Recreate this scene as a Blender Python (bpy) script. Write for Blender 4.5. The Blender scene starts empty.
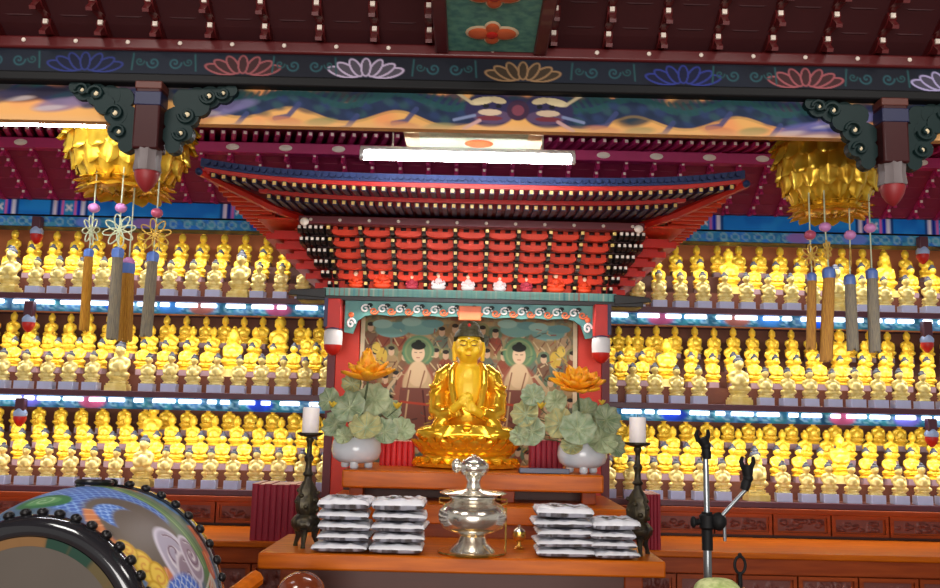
import bpy, math, random
import numpy as np
from mathutils import Vector, Matrix, Euler
random.seed(7); RNG = np.random.default_rng(7)
SC = bpy.context.scene; COL = SC.collection
PI = math.pi
sin, cos, rad = math.sin, math.cos, math.radians

# ------------------------------------------------------------------ camera
FPX, PITCH, ROLL, EYE = 900.0, rad(8), rad(1.3), 1.55
def at(px, py, Y):
    """the point of the hall seen at pixel (px, py), at distance Y from the camera"""
    x = px-470; y = 294-py
    r = x*cos(ROLL)-y*sin(ROLL); u = x*sin(ROLL)+y*cos(ROLL)
    d = (r/FPX, cos(PITCH)-u/FPX*sin(PITCH), sin(PITCH)+u/FPX*cos(PITCH))
    k = Y/d[1]
    return Vector((d[0]*k, Y, EYE+d[2]*k))
def zc(py, Y): return at(470, py, Y).z

# ------------------------------------------------------------------ colour and materials
def lin(c):
    return tuple((v/255/12.92 if v/255 <= .04045 else ((v/255+.055)/1.055)**2.4) for v in c)
def setin(n, k, v):
    if k in n.inputs: n.inputs[k].default_value = v
def mat(name, c, rough=.5, metal=0., vary=.12, scale=8., bump=0., c2=None, coat=0., stretch=None, sub=0., spec=.5):
    m = bpy.data.materials.new(name); m.use_nodes = True
    nt = m.node_tree; b = nt.nodes['Principled BSDF']
    a = lin(c); e = lin(c2) if c2 else tuple(v*(1-vary) for v in a)
    tc = nt.nodes.new('ShaderNodeTexCoord'); no = nt.nodes.new('ShaderNodeTexNoise'); no.inputs['Scale'].default_value = scale
    no.inputs['Detail'].default_value = 4
    src = tc.outputs['Object']
    if stretch:
        mp = nt.nodes.new('ShaderNodeMapping'); mp.inputs['Scale'].default_value = stretch
        nt.links.new(src, mp.inputs['Vector']); src = mp.outputs['Vector']
    nt.links.new(src, no.inputs['Vector'])
    rp = nt.nodes.new('ShaderNodeValToRGB')
    rp.color_ramp.elements[0].position = .35; rp.color_ramp.elements[1].position = .65
    rp.color_ramp.elements[0].color = (*a, 1); rp.color_ramp.elements[1].color = (*e, 1)
    nt.links.new(no.outputs['Fac'], rp.inputs['Fac']); nt.links.new(rp.outputs['Color'], b.inputs['Base Color'])
    setin(b, 'Roughness', rough); setin(b, 'Metallic', metal); setin(b, 'Coat Weight', coat); setin(b, 'Specular IOR Level', spec)
    if sub: setin(b, 'Subsurface Weight', sub); setin(b, 'Subsurface Radius', (.02, .02, .01))
    if bump:
        bp = nt.nodes.new('ShaderNodeBump'); bp.inputs['Strength'].default_value = bump; bp.inputs['Distance'].default_value = .01
        nt.links.new(no.outputs['Fac'], bp.inputs['Height']); nt.links.new(bp.outputs['Normal'], b.inputs['Normal'])
    return m
def emit(name, c, s):
    m = bpy.data.materials.new(name); m.use_nodes = True
    b = m.node_tree.nodes['Principled BSDF']
    setin(b, 'Base Color', (*lin(c), 1)); setin(b, 'Emission Color', (*lin(c), 1)); setin(b, 'Emission Strength', s)
    return m
def paintmat(name, rough=.55, metal=0., spec=.5):
    m = bpy.data.materials.new(name); m.use_nodes = True
    nt = m.node_tree; b = nt.nodes['Principled BSDF']
    a = nt.nodes.new('ShaderNodeAttribute'); a.attribute_name = 'Col'
    nt.links.new(a.outputs['Color'], b.inputs['Base Color'])
    setin(b, 'Roughness', rough); setin(b, 'Metallic', metal); setin(b, 'Specular IOR Level', spec)
    return m

M = {}
M['gold'] = mat('gilded_gold', (255, 218, 80), .36, .3, c2=(250, 198, 46), scale=30)
M['gold_pale'] = mat('pale_gilding', (255, 238, 164), .36, .25, c2=(236, 210, 116), scale=25)
M['gold_bright'] = mat('polished_gold', (255, 206, 60), .2, .72, c2=(255, 192, 40), scale=14)
M['gold_skin'] = mat('matte_gilded_skin', (255, 208, 44), .4, .15, c2=(252, 200, 36), scale=9)
M['gold_lantern'] = mat('gold_foil', (244, 206, 70), .26, .55, c2=(226, 176, 40), scale=16)
M['hair'] = mat('blue_black_hair', (64, 66, 78), .6)
M['hair_main'] = mat('dark_olive_hair', (70, 66, 40), .7, bump=.6, scale=60)
M['plinth'] = mat('lavender_plinth', (208, 218, 255), .5)
M['step'] = mat('red_brown_step', (98, 48, 30), .55, stretch=(1, 6, 6))
M['shelf'] = mat('plum_shelf_lacquer', (92, 48, 62), .4)
M['backboard'] = mat('dark_brown_backboard', (110, 58, 36), .7)
M['orange_board'] = mat('orange_brown_backboard', (196, 110, 60), .7)
M['wood'] = mat('orange_varnished_wood', (206, 104, 6), .36, c2=(178, 82, 3), scale=3, stretch=(1, 10, 10), spec=.25)
M['wood_dark'] = mat('red_brown_wood', (160, 70, 24), .4, c2=(136, 54, 18), scale=3, stretch=(1, 10, 10), spec=.25)
M['wood_deep'] = mat('dark_stained_wood', (84, 36, 20), .5, scale=4, stretch=(1, 8, 8))
M['carving'] = mat('dark_carved_wood', (128, 66, 54), .5, c2=(96, 46, 42), scale=40)
M['red'] = mat('vermilion_lacquer', (206, 34, 24), .45)
M['red_arm'] = mat('vermilion_bracket', (220, 58, 24), .5, spec=.3)
M['redglow'] = mat('bright_red_board', (222, 50, 24), .5)
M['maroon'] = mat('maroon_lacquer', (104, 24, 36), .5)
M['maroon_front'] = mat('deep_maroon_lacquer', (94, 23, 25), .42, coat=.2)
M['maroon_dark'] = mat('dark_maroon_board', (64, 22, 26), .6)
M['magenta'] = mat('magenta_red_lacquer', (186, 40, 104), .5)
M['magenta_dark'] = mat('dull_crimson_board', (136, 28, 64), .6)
M['white_tip'] = mat('white_painted_tip', (250, 236, 220), .5)
M['gold_tip'] = mat('gold_painted_tip', (250, 214, 120), .4)
M['black'] = mat('black_lacquer', (24, 22, 24), .4)
M['ink'] = mat('matte_black', (16, 16, 18), .6, spec=.25)
M['navy'] = mat('dark_navy_board', (18, 20, 32), .5, spec=.3)
M['rafter'] = mat('blue_violet_rafter', (54, 50, 84), .5)
M['tile_edge'] = mat('slate_blue_eave', (48, 64, 112), .55, spec=.3)
M['teal'] = mat('teal_paint', (86, 142, 132), .5, c2=(62, 120, 122))
M['teal_dark'] = mat('dark_green_scroll', (16, 38, 38), .5, spec=.25)
M['orange_paint'] = mat('orange_paint', (226, 110, 62), .5)
M['cream'] = mat('cream_paint', (232, 214, 176), .6)
M['ochre'] = mat('ochre_paint', (226, 168, 96), .65)
M['white'] = mat('white_paint', (238, 236, 236), .4)
M['bud_red'] = mat('dull_red_bud_paint', (146, 36, 40), .5)
M['bluebud'] = mat('pale_blue_paint', (172, 196, 238), .45)
M['greybud'] = mat('grey_ribbed_paint', (116, 106, 106), .5)
M['post_dark'] = mat('dark_red_post_lacquer', (58, 16, 18), .45, spec=.3)
M['rust'] = mat('rust_brown_band', (92, 42, 32), .5)
M['porcelain'] = mat('pale_celadon_glaze', (226, 234, 242), .2, coat=.3)
M['candle'] = mat('white_wax', (250, 240, 238), .45, sub=.3)
M['bronze'] = mat('dark_bronze', (46, 40, 36), .38, .6, c2=(70, 62, 40), scale=30, bump=.5)
M['silver'] = mat('silver_brass', (244, 238, 224), .2, .9)
M['brass'] = mat('brass', (226, 180, 90), .2, .9)
M['maroon_cloth'] = mat('maroon_book_cloth', (156, 28, 52), .6, scale=40)
M['red_cloth'] = mat('scarlet_book_cloth', (214, 24, 28), .55, scale=40)
M['page'] = mat('pinkish_page_edges', (240, 196, 170), .7, scale=60)
M['leaf'] = mat('grey_green_silk_leaf', (176, 186, 154), .6, c2=(128, 150, 112), scale=22, sub=.1)
M['leaf_pale'] = mat('pale_green_silk_leaf', (190, 198, 158), .6, c2=(150, 166, 124), scale=22, sub=.1)
M['stem'] = mat('green_stem', (80, 96, 60), .6)
M['lotus_orange'] = mat('orange_gold_silk_petal', (255, 190, 34), .5, c2=(246, 150, 16), scale=18, sub=.1)
M['lotus_yellow'] = mat('yellow_silk_bud', (236, 200, 60), .5)
M['led'] = emit('cool_white_led', (236, 242, 255), 2.2)
M['tube'] = emit('fluorescent_tube', (250, 250, 255), 40)
M['fixture'] = mat('white_enamel', (230, 230, 230), .4)
M['chrome'] = mat('satin_steel', (150, 156, 160), .3, .9)
M['pink'] = mat('pink_bead', (226, 150, 214), .35)
M['red_pink'] = mat('rose_bead', (196, 90, 120), .35)
M['bluebead'] = mat('blue_bead', (96, 130, 206), .35)
M['knot_pale'] = mat('pale_green_cord', (206, 216, 180), .6)
M['knot_gold'] = mat('gold_cord', (214, 176, 80), .5, .2)
M['tassel_gold'] = mat('gold_tassel_thread', (196, 142, 44), .55, .2, c2=(160, 106, 30), scale=60, stretch=(6, 6, .4))
M['tassel_grey'] = mat('grey_gold_tassel_thread', (148, 136, 110), .55, .2, c2=(110, 104, 96), scale=60, stretch=(6, 6, .4))
M['valance'] = None
M['floor'] = mat('floor_boards', (120, 72, 40), .35, c2=(96, 56, 30), scale=3, stretch=(8, 1, 1))
M['plaster'] = mat('dark_red_wall_paint', (70, 30, 30), .8)
M['paint'] = paintmat('painted_colours', .65, spec=.2)
M['paint_gloss'] = paintmat('lacquered_painted_colours', .42, spec=.3)
M['paint_film'] = paintmat('printed_plastic_film', .22)
M['book_grey'] = mat('slate_cover', (74, 76, 100), .4)
M['moktak'] = mat('polished_red_brown_wood', (130, 62, 34), .16, c2=(104, 44, 24), scale=5, coat=.6)
M['drumskin'] = mat('grey_brown_drum_skin', (92, 84, 76), .55, scale=3)
M['drum_black'] = mat('glossy_black_leather', (36, 36, 40), .14, coat=.7)
M['stud'] = mat('black_iron_stud', (26, 24, 26), .3, .3)
M['robe_orange'] = mat('orange_red_robe', (232, 70, 26), .6)
M['robe_white'] = mat('white_robe', (236, 224, 226), .6)
M['robe_lilac'] = mat('lilac_red_robe', (186, 60, 80), .6)
M['flesh'] = mat('painted_flesh', (238, 200, 170), .6)
M['leaf_olive'] = mat('olive_silk_leaf', (196, 188, 128), .6, c2=(150, 152, 104), scale=22, sub=.1)
M['brocade'] = mat('yellow_green_brocade', (222, 226, 160), .7, c2=(170, 186, 110), scale=40)
M['soffit'] = mat('green_painted_soffit', (104, 170, 150), .6, c2=(70, 134, 130), scale=26)
M['lit_soffit'] = mat('tube_lit_green_soffit', (206, 214, 190), .55, c2=(178, 200, 176), scale=20)  # green soffit paint, paled: the tube's light is put into the colour

# ------------------------------------------------------------------ mesh builder
class MB:
    def __init__(s): s.v = []; s.f = []; s.m = []
    def add(s, vs, fs, mi=0):
        b = len(s.v); s.v += [tuple(v) for v in vs]
        s.f += [tuple(b+i for i in f) for f in fs]; s.m += [mi]*len(fs); return s
    def box(s, x0, x1, y0, y1, z0, z1, mi=0):
        return s.add([(x, y, z) for z in (z0, z1) for y in (y0, y1) for x in (x0, x1)],
                     [(0, 2, 3, 1), (4, 5, 7, 6), (0, 1, 5, 4), (2, 6, 7, 3), (0, 4, 6, 2), (1, 3, 7, 5)], mi)
    def prism(s, pts, ax, a0, a1, mi=0):
        """polygon pts extruded along axis ax ('x': pts are (y,z); 'y': (x,z); 'z': (x,y))"""
        mk = {'x': lambda p, a: (a, p[0], p[1]), 'y': lambda p, a: (p[0], a, p[1]), 'z': lambda p, a: (p[0], p[1], a)}[ax]
        n = len(pts)
        vs = [mk(p, a0) for p in pts]+[mk(p, a1) for p in pts]
        fs = [tuple(range(n))[::-1], tuple(range(n, 2*n))]+[(i, (i+1) % n, n+(i+1) % n, n+i) for i in range(n)]
        return s.add(vs, fs, mi)
    def tube(s, pts, r, n=8, mi=0, closed=False, flat=None):
        pts = [Vector(p) for p in pts]; k = len(pts)
        rs = r if isinstance(r, (list, tuple)) else [r]*k
        vs = []; prev = None
        for i, p in enumerate(pts):
            a = pts[(i-1) % k] if (closed or i) else p
            b = pts[(i+1) % k] if (closed or i < k-1) else p
            t = (b-a).normalized() if (b-a).length > 1e-9 else Vector((0, 0, 1))
            if prev is None:
                up = Vector((0, 0, 1)) if abs(t.z) < .9 else Vector((0, 1, 0))
                u = t.cross(up).normalized()
            else:
                u = (prev-t*prev.dot(t)).normalized()
            w = t.cross(u).normalized(); prev = u
            for j in range(n):
                q = 2*PI*j/n
                vs.append(p+(u*cos(q)+w*sin(q))*rs[i])
        fs = []
        for i in range(k if closed else k-1):
            for j in range(n):
                a = i*n+j; b = i*n+(j+1) % n; c = ((i+1) % k)*n+(j+1) % n; d = ((i+1) % k)*n+j
                fs.append((a, b, c, d))
        if not closed: fs += [tuple(range(n))[::-1], tuple(range((k-1)*n, k*n))]
        return s.add(vs, fs, mi)
    def lathe(s, prof, n=24, c=(0, 0, 0), sx=1, sy=1, mi=0, mod=None):
        vs = []; k = len(prof)
        for i, (r, z) in enumerate(prof):
            for j in range(n):
                q = 2*PI*j/n
                f = mod(q, i/(k-1)) if mod else 1
                vs.append((c[0]+r*f*sx*cos(q), c[1]+r*f*sy*sin(q), c[2]+z))
        fs = [(i*n+j, i*n+(j+1) % n, (i+1)*n+(j+1) % n, (i+1)*n+j) for i in range(k-1) for j in range(n)]
        fs += [tuple(range(n))[::-1], tuple(range((k-1)*n, k*n))]
        return s.add(vs, fs, mi)
    def ell(s, c, r, n=14, m=9, mi=0, rot=None):
        vs = []; r = (r, r, r) if not isinstance(r, (tuple, list)) else r
        R = rot.to_matrix() if rot else None
        for i in range(m+1):
            t = PI*i/m
            for j in range(n):
                q = 2*PI*j/n
                p = Vector((r[0]*sin(t)*cos(q), r[1]*sin(t)*sin(q), r[2]*cos(t)))
                if R: p = R @ p
                vs.append((c[0]+p.x, c[1]+p.y, c[2]+p.z))
        fs = [(i*n+j, (i+1)*n+j, (i+1)*n+(j+1) % n, i*n+(j+1) % n) for i in range(m) for j in range(n)]
        return s.add(vs, fs, mi)
    def petal(s, c, out, up, L, W, curl=.3, cup=.2, mi=0, rnd=False, nu=5, nv=7, thick=0.):
        """a petal from c along 'out', its face looking 'up'; curl bends it towards 'up', cup hollows it across"""
        out = Vector(out).normalized(); up = Vector(up); up = (up-out*up.dot(out)).normalized(); sd = out.cross(up)
        vs = []
        for i in range(nv):
            t = i/(nv-1)
            w = W*(sin(PI*min(1, t**.8*.98+.02))**.7)*(1 if t < .99 else .05)*(.35+.65*min(1, t*3))
            if rnd: w = W*max(.04, (1-t**3.2))**.5
            for j in range(nu):
                q = (j/(nu-1)-.5)*2
                vs.append(Vector(c)+out*(L*t)+up*(L*curl*t*t+W*cup*(q*q)*(1-abs(2*t-1)*.5))+sd*(q*w*.5))
        fs = [(i*nu+j, i*nu+j+1, (i+1)*nu+j+1, (i+1)*nu+j) for i in range(nv-1) for j in range(nu-1)]
        return s.add(vs, fs, mi)
    def xf(s, mtx):
        s.v = [tuple(mtx @ Vector(v)) for v in s.v]; return s
    def mesh(s, name, mats, smooth=True, angle=40):
        me = bpy.data.meshes.new(name); me.from_pydata(s.v, [], s.f)
        for m in (mats if isinstance(mats, (list, tuple)) else [mats]): me.materials.append(m)
        if len(set(s.m)) > 1: me.polygons.foreach_set('material_index', s.m)
        if smooth:
            me.polygons.foreach_set('use_smooth', [True]*len(me.polygons))
            try: me.set_sharp_from_angle(angle=rad(angle))
            except Exception: pass
        me.update(); return me
    def build(s, name, mats, parent=None, smooth=True, local=False, bevel=0., angle=40, solid=0.):
        if parent is not None and not local:
            o = wpos(parent); s.v = [(v[0]-o.x, v[1]-o.y, v[2]-o.z) for v in s.v]
        return link(name, s.mesh(name, mats, smooth, angle), parent, bevel, solid)
def wpos(o):
    p = Vector(o.location)
    while o.parent: o = o.parent; p = p+Vector(o.location)
    return p
def link(name, me, parent=None, bevel=0., solid=0.):
    o = bpy.data.objects.new(name, me); COL.objects.link(o)
    if parent: o.parent = parent
    if solid:
        b = o.modifiers.new('thickness', 'SOLIDIFY'); b.thickness = solid; b.offset = 0
    if bevel:
        b = o.modifiers.new('edge', 'BEVEL'); b.width = bevel; b.segments = 2; b.limit_method = 'ANGLE'; b.angle_limit = rad(50)
    return o
def tag(o, label, cat, group=None, kind=None):
    o['label'] = label; o['category'] = cat
    if group: o['group'] = group
    if kind: o['kind'] = kind
    return o
def thing(name, label, cat, loc=(0, 0, 0), group=None):
    o = bpy.data.objects.new(name, None); COL.objects.link(o); o.location = loc; o.empty_display_size = .05
    return tag(o, label, cat, group)
def dup(root, loc=None, label=None, parent=None):
    r = root.copy(); COL.objects.link(r)
    if parent: r.parent = parent
    if loc is not None: r.location = loc
    if label: r['label'] = label
    for ch in list(root.children): dup(ch, None, None, r)
    return r
def struct(o):
    o['kind'] = 'structure'; return o
def remesh(mb, name, mats, voxel, smooth_it=4, parent=None, local=True):
    """weld overlapping shapes into one continuous surface"""
    me = mb.mesh(name+'_raw', mats)
    o = bpy.data.objects.new(name+'_raw', me); COL.objects.link(o)
    r = o.modifiers.new('r', 'REMESH'); r.mode = 'VOXEL'; r.voxel_size = voxel; r.use_smooth_shade = True
    if smooth_it:
        q = o.modifiers.new('s', 'SMOOTH'); q.iterations = smooth_it; q.factor = .5
    dg = bpy.context.evaluated_depsgraph_get(); dg.update()
    out = bpy.data.meshes.new_from_object(o.evaluated_get(dg)); out.name = name
    out.polygons.foreach_set('use_smooth', [True]*len(out.polygons))
    bpy.data.objects.remove(o); bpy.data.meshes.remove(me)
    if not out.materials:
        for m in (mats if isinstance(mats, (list, tuple)) else [mats]): out.materials.append(m)
    return out

# ------------------------------------------------------------------ painted surfaces (colour attribute)
class Canvas:
    def __init__(s, w, h, col, nx=None, ny=None):
        """w x h units, sampled on nx x ny points; row 0 is the top"""
        s.w, s.h = w, h; s.nx = nx or int(w); s.ny = ny or int(h)
        s.X, s.Y = np.meshgrid(np.linspace(0, w, s.nx), np.linspace(0, h, s.ny))
        s.a = np.ones((s.ny, s.nx, 3))*np.array(lin(col))
    def put(s, m, col, al=1.):
        m = np.clip(m, 0, 1)[..., None]*al; s.a = s.a*(1-m)+np.array(lin(col))*m
    def ell(s, cx, cy, rx, ry, col, ang=0., al=1., soft=.12):
        dx, dy = s.X-cx, s.Y-cy; c, q = cos(ang), sin(ang)
        d = np.sqrt(((dx*c+dy*q)/rx)**2+((-dx*q+dy*c)/ry)**2)
        s.put((1-d)/soft+.5, col, al)
    def ring(s, cx, cy, r, wd, col, al=1., a0=None, a1=None, ry=None):
        dx, dy = s.X-cx, (s.Y-cy)*(1 if ry is None else r/ry); d = np.abs(np.hypot(dx, dy)-r)
        m = np.clip((wd*.5-d)/(wd*.25)+.5, 0, 1)
        if a0 is not None:
            q = np.arctan2(-dy, dx) % (2*PI); m = m*((q >= a0) & (q <= a1))
        s.put(m, col, al)
    def line(s, pts, wd, col, al=1.):
        d = np.full_like(s.X, 1e9); k = len(pts); W = wd if isinstance(wd, (list, tuple)) else [wd]*k
        for i in range(k-1):
            (x0, y0), (x1, y1) = pts[i], pts[i+1]; vx, vy = x1-x0, y1-y0; L = vx*vx+vy*vy+1e-12
            t = np.clip(((s.X-x0)*vx+(s.Y-y0)*vy)/L, 0, 1)
            d = np.minimum(d, np.hypot(s.X-x0-t*vx, s.Y-y0-t*vy)-.5*(W[i]+(W[i+1]-W[i])*t))
        s.put(.5-d/max(1e-6, s.w/s.nx), col, al)
    def poly(s, pts, col, al=1.):
        ins = np.zeros_like(s.X, bool); n = len(pts)
        for i in range(n):
            (x0, y0), (x1, y1) = pts[i], pts[(i+1) % n]
            if y0 == y1: continue
            c = ((y0 > s.Y) != (y1 > s.Y)) & (s.X < (x1-x0)*(s.Y-y0)/(y1-y0)+x0); ins ^= c
        s.put(ins.astype(float), col, al)
    def spiral(s, cx, cy, r, wd, col, turns=1.6, dr=1, ph=0., al=1.):
        s.line([(cx+r*(1-t)*cos(ph+dr*t*turns*2*PI), cy+r*(1-t)*sin(ph+dr*t*turns*2*PI)) for t in np.linspace(0, .92, 26)], wd, col, al)
    def noise(s, cell, seed=0):
        g = np.random.default_rng(seed); gx, gy = int(s.w/cell)+3, int(s.h/cell)+3; G = g.random((gy, gx))
        fx, fy = s.X/cell, s.Y/cell; ix, iy = fx.astype(int), fy.astype(int); tx, ty = fx-ix, fy-iy
        tx = tx*tx*(3-2*tx); ty = ty*ty*(3-2*ty)
        return (G[iy, ix]*(1-tx)+G[iy, ix+1]*tx)*(1-ty)+(G[iy+1, ix]*(1-tx)+G[iy+1, ix+1]*tx)*ty
    def mottle(s, cols, cell, seed=0, al=.8):
        for i, c in enumerate(cols):
            s.put((s.noise(cell, seed+i*7)-.55)*6, c, al)
def painted(name, cv, fn, m, parent=None, local=False, flip=False):
    ny, nx = cv.ny, cv.nx
    u = cv.X/cv.w; v = cv.Y/cv.h
    p = np.stack([np.broadcast_to(np.asarray(q, float), u.shape) for q in fn(u, v)], -1).reshape(-1, 3)
    if parent is not None and not local: p = p-np.array(wpos(parent))
    I = np.arange(nx*ny).reshape(ny, nx)
    F = np.stack([I[:-1, :-1], I[1:, :-1], I[1:, 1:], I[:-1, 1:]], -1).reshape(-1, 4)
    if flip: F = F[:, ::-1]
    me = bpy.data.meshes.new(name); me.vertices.add(len(p)); me.vertices.foreach_set('co', p.astype(np.float32).ravel())
    me.loops.add(F.size); me.loops.foreach_set('vertex_index', F.astype(np.int32).ravel())
    me.polygons.add(len(F)); me.polygons.foreach_set('loop_start', np.arange(0, F.size, 4, dtype=np.int32))
    me.update(calc_edges=True); me.validate()
    me.polygons.foreach_set('use_smooth', [True]*len(me.polygons))
    at_ = me.color_attributes.new('Col', 'FLOAT_COLOR', 'POINT')
    at_.data.foreach_set('color', np.concatenate([cv.a.reshape(-1, 3), np.ones((nx*ny, 1))], 1).astype(np.float32).ravel())
    me.materials.append(m)
    return link(name, me, parent)
ORD = 'zeroth first second third fourth fifth sixth seventh eighth ninth tenth eleventh twelfth thirteenth fourteenth fifteenth sixteenth seventeenth eighteenth nineteenth twentieth'.split()
# ================================================================== THE SETTING
struct(MB().box(-6, 6, -5, 8.4, -.1, 0).build('floor', M['floor'], smooth=False))
struct(MB().box(-6, 6, -5, 8.4, 4.4, 4.5).build('ceiling', M['maroon_dark'], smooth=False))
struct(MB().box(-6, 6, 8.3, 8.4, 0, 4.4).build('wall_back', M['plaster'], smooth=False))

# ------------------------------------------------------------------ carved panel relief (shared)
def relief_mesh(w, h, seed):
    nx, ny = 44, 18
    c = Canvas(44, 18, (0, 0, 0), nx, ny); g = np.random.default_rng(seed)
    hm = np.zeros((ny, nx))
    for k in range(14):
        x, y = g.uniform(2, 42), g.uniform(2, 16); r = g.uniform(2, 4.5)
        d = np.hypot(c.X-x, (c.Y-y)); hm = np.maximum(hm, np.clip(1-d/r, 0, 1)**.6*(.6+.4*np.cos(d*2.6+k)))
    hm *= np.clip(np.minimum(np.minimum(c.X, 44-c.X), np.minimum(c.Y, 18-c.Y))/1.5, 0, 1)
    vs = [((i/(nx-1)-.5)*w, -hm[j, i]*.03, (.5-j/(ny-1))*h) for j in range(ny) for i in range(nx)]
    fs = [(j*nx+i, (j+1)*nx+i, (j+1)*nx+i+1, j*nx+i+1) for j in range(ny-1) for i in range(nx-1)]
    return MB().add(vs, fs).mesh('carved_relief', M['carving'])
RELIEF = [relief_mesh(1, 1, s) for s in (3, 9, 15)]
def carved_panel(parent, x, Y, z, w, h, k):
    """framed field with a carved relief: a part and its sub-part, facing the camera side"""
    fw = .022
    f = MB()
    f.box(x-w/2, x+w/2, Y-.018, Y+.02, z+h/2-fw, z+h/2); f.box(x-w/2, x+w/2, Y-.018, Y+.02, z-h/2, z-h/2+fw)
    f.box(x-w/2, x-w/2+fw, Y-.018, Y+.02, z-h/2+fw, z+h/2-fw); f.box(x+w/2-fw, x+w/2, Y-.018, Y+.02, z-h/2+fw, z+h/2-fw)
    f.box(x-w/2+fw, x+w/2-fw, Y+.004, Y+.02, z-h/2+fw, z+h/2-fw)
    o = f.build('carved_panel', M['wood_dark'], parent, smooth=False)
    r = link('carving', RELIEF[k % 3], o); r.location = (x-wpos(o).x, Y+.003-wpos(o).y, z-wpos(o).z); r.scale = (w-2*fw-.03, 1, h-2*fw-.02)
    return o

# ------------------------------------------------------------------ display tiers of small statues
SIDES = ((-1, 'drum'), (1, 'microphone'))
TZ = (.985, 1.713, 2.46)                     # shelf heights
TNAME = ('bottom', 'middle', 'top')
ROWS = (4, 4, 3); DSTEP = (.25, .25, .27); ZSTEP = (.132, .142, .172)
XIN = 1.02                                    # inner edge of the tiers, behind the canopy posts
XOUT = 5.3
YF = 7.0
def rowz(t, k): return ((0, .132, .262, .383), (0, .142, .284, .408), (0, .165, .345))[t][k]
def valance_strip(nm, parent, x0, x1, Y, z0, z1, base, cols, blobs, seed, nx=220, ny=9):
    L = abs(x1-x0); c = Canvas(L*100, (z1-z0)*100, base, nx, ny)
    c.mottle(cols, 3.2, seed, .75)
    g = np.random.default_rng(seed)
    x = g.uniform(5, 20)
    while x < L*100:
        c.ring(x, (z1-z0)*50, 2.6, 1.3, (150, 200, 215), .7); x += g.uniform(7, 12)
    for bx, col in blobs:
        c.ell((bx-min(x0, x1))*100, (z1-z0)*50, 10, (z1-z0)*52, col, soft=.3)
    xa, xb = min(x0, x1), max(x0, x1)
    return painted(nm, c, lambda u, v: (xa+(xb-xa)*u, Y+0*u, z1+(z0-z1)*v), M['paint'], parent)
for sx, sn in SIDES:
    for t in range(3):
        zt = TZ[t]
        root = thing('display_shelf', f'{TNAME[t]} stepped shelf of small gold statues on the {sn} side of the altar', 'shelf', (sx*2.4, YF, zt), 'stepped statue shelves')
        xa, xb = sorted((sx*XIN, sx*XOUT))
        n = ROWS[t]; yb = 7.06+n*DSTEP[t]+.02
        for k in range(n):
            ztop_k = zt+rowz(t, k)
            MB().box(xa, xb, 7.012+k*DSTEP[t], yb-.001*k, zt-.022 if not k else zt+rowz(t, k-1)+.0004, ztop_k).build('step', M['step'], root, smooth=False)
        MB().box(xa, xb, YF-.03, YF+.012, zt-.042, zt+.004).build('front_lip', M['shelf'], root, bevel=.006)
        ztop = (TZ+(3.2,))[t+1]-.05
        MB().box(xa, xb, yb, yb+.04, zt-.05, ztop).build('backboard', M['orange_board'] if t == 2 else M['backboard'], root, smooth=False)
        if t:
            MB().box(xa, xb, YF+.02, YF+.05, zt-.134, zt-.05).build('valance_board', M['shelf'], root, smooth=False)
            blobs = [(sx*v, c) for v, c in (((1.6, (30, 70, 200)), (2.9, (190, 90, 130)), (3.4, (120, 120, 220))) if t == 1 else ((1.5, (170, 80, 120)), (2.35, (60, 130, 200)), (2.1, (150, 90, 80)), (2.75, (20, 90, 220))))]
            valance_strip('painted_valance', root, xa, xb, YF+.015, zt-.134, zt-.04, (40, 110, 140), [(20, 70, 110), (60, 150, 160), (90, 140, 190)], blobs, 11+t+(7 if sx > 0 else 0))
            x = XIN+.05; g = random.Random(t*5+(sx > 0))
            while x < XOUT-.3:
                L = g.choice((.07, .12, .15, .17))
                a, b = sorted((sx*x, sx*(x+L)))
                MB().box(a, b, YF-.022, YF+.008, zt-.082, zt-.05).build('led_bar', M['led'], root, bevel=.006)
                x += L+g.choice((.03, .05, .075))
        for dz in ((.0,) if t < 2 else ()): pass
        # hanging post with its painted bud below the board above
        px = 3.41 if sx < 0 else 3.545
        hz = ztop-.02 if t < 2 else 3.06
        hb = (1.485, 2.205, 2.9)[t]
        hp = thing('hanging_post', f'short plum post with blue and red bud above {TNAME[t]} shelf on the {sn} side', 'post', (sx*px, YF-.06, hz), 'bud posts of the shelves')
        MB().box(sx*px-.035, sx*px+.035, YF-.09, YF-.03, hb+.06, hz).build('post', M['shelf'], hp, bevel=.006)
        MB().lathe([(.0, .085), (.03, .08), (.05, .05), (.05, .03), (.046, .02)], 16, (sx*px, YF-.06, hb)).build('blue_cap', M['bluebud'], hp)
        MB().lathe([(.046, .022), (.048, .0), (.036, -.03), (.012, -.055), (0, -.058)], 16, (sx*px, YF-.06, hb)).build('red_tip', M['red'], hp)
    # carved base below the bottom shelf and the long desk in front
    xa, xb = sorted((sx*1.0, sx*XOUT))
    base = thing('carved_base', f'wooden plinth with a row of carved panels under the bottom shelf on the {sn} side', 'plinth', (sx*2.4, 7.0, .74), 'carved plinths')
    MB().box(xa, xb, 6.99, 8.2, 0.0, .838).build('core', M['wood_deep'], base, smooth=False)
    MB().box(xa, xb, 6.94, 6.99, .9, .943).build('top_rail', M['wood_dark'], base, bevel=.008)
    w = .44; k = 0; x = 1.0
    while x < XOUT-.2:
        carved_panel(base, sx*(x+w/2), 6.965, .825, w-.012, .155, k); x += w; k += 1
    desk = thing('long_desk', f'long orange wooden desk before the carved plinth on the {sn} side', 'desk', (sx*2.4, 6.5, 0), 'long desks below the shelves')
    xi = 1.0
    xa, xb = sorted((sx*xi, sx*XOUT))
    MB().box(xa, xb, 6.1, 6.93, .69, .73).build('desk_top', M['wood'], desk, bevel=.008)
    MB().box(xa, xb, 6.16, 6.9, .0, .688).build('cabinet', M['wood_dark'], desk, smooth=False)
    MB().box(xa, xb, 6.13, 6.155, .585, .688).build('apron', M['wood_dark'], desk, bevel=.006)
    x = xi; k = 0; w = .40
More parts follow.
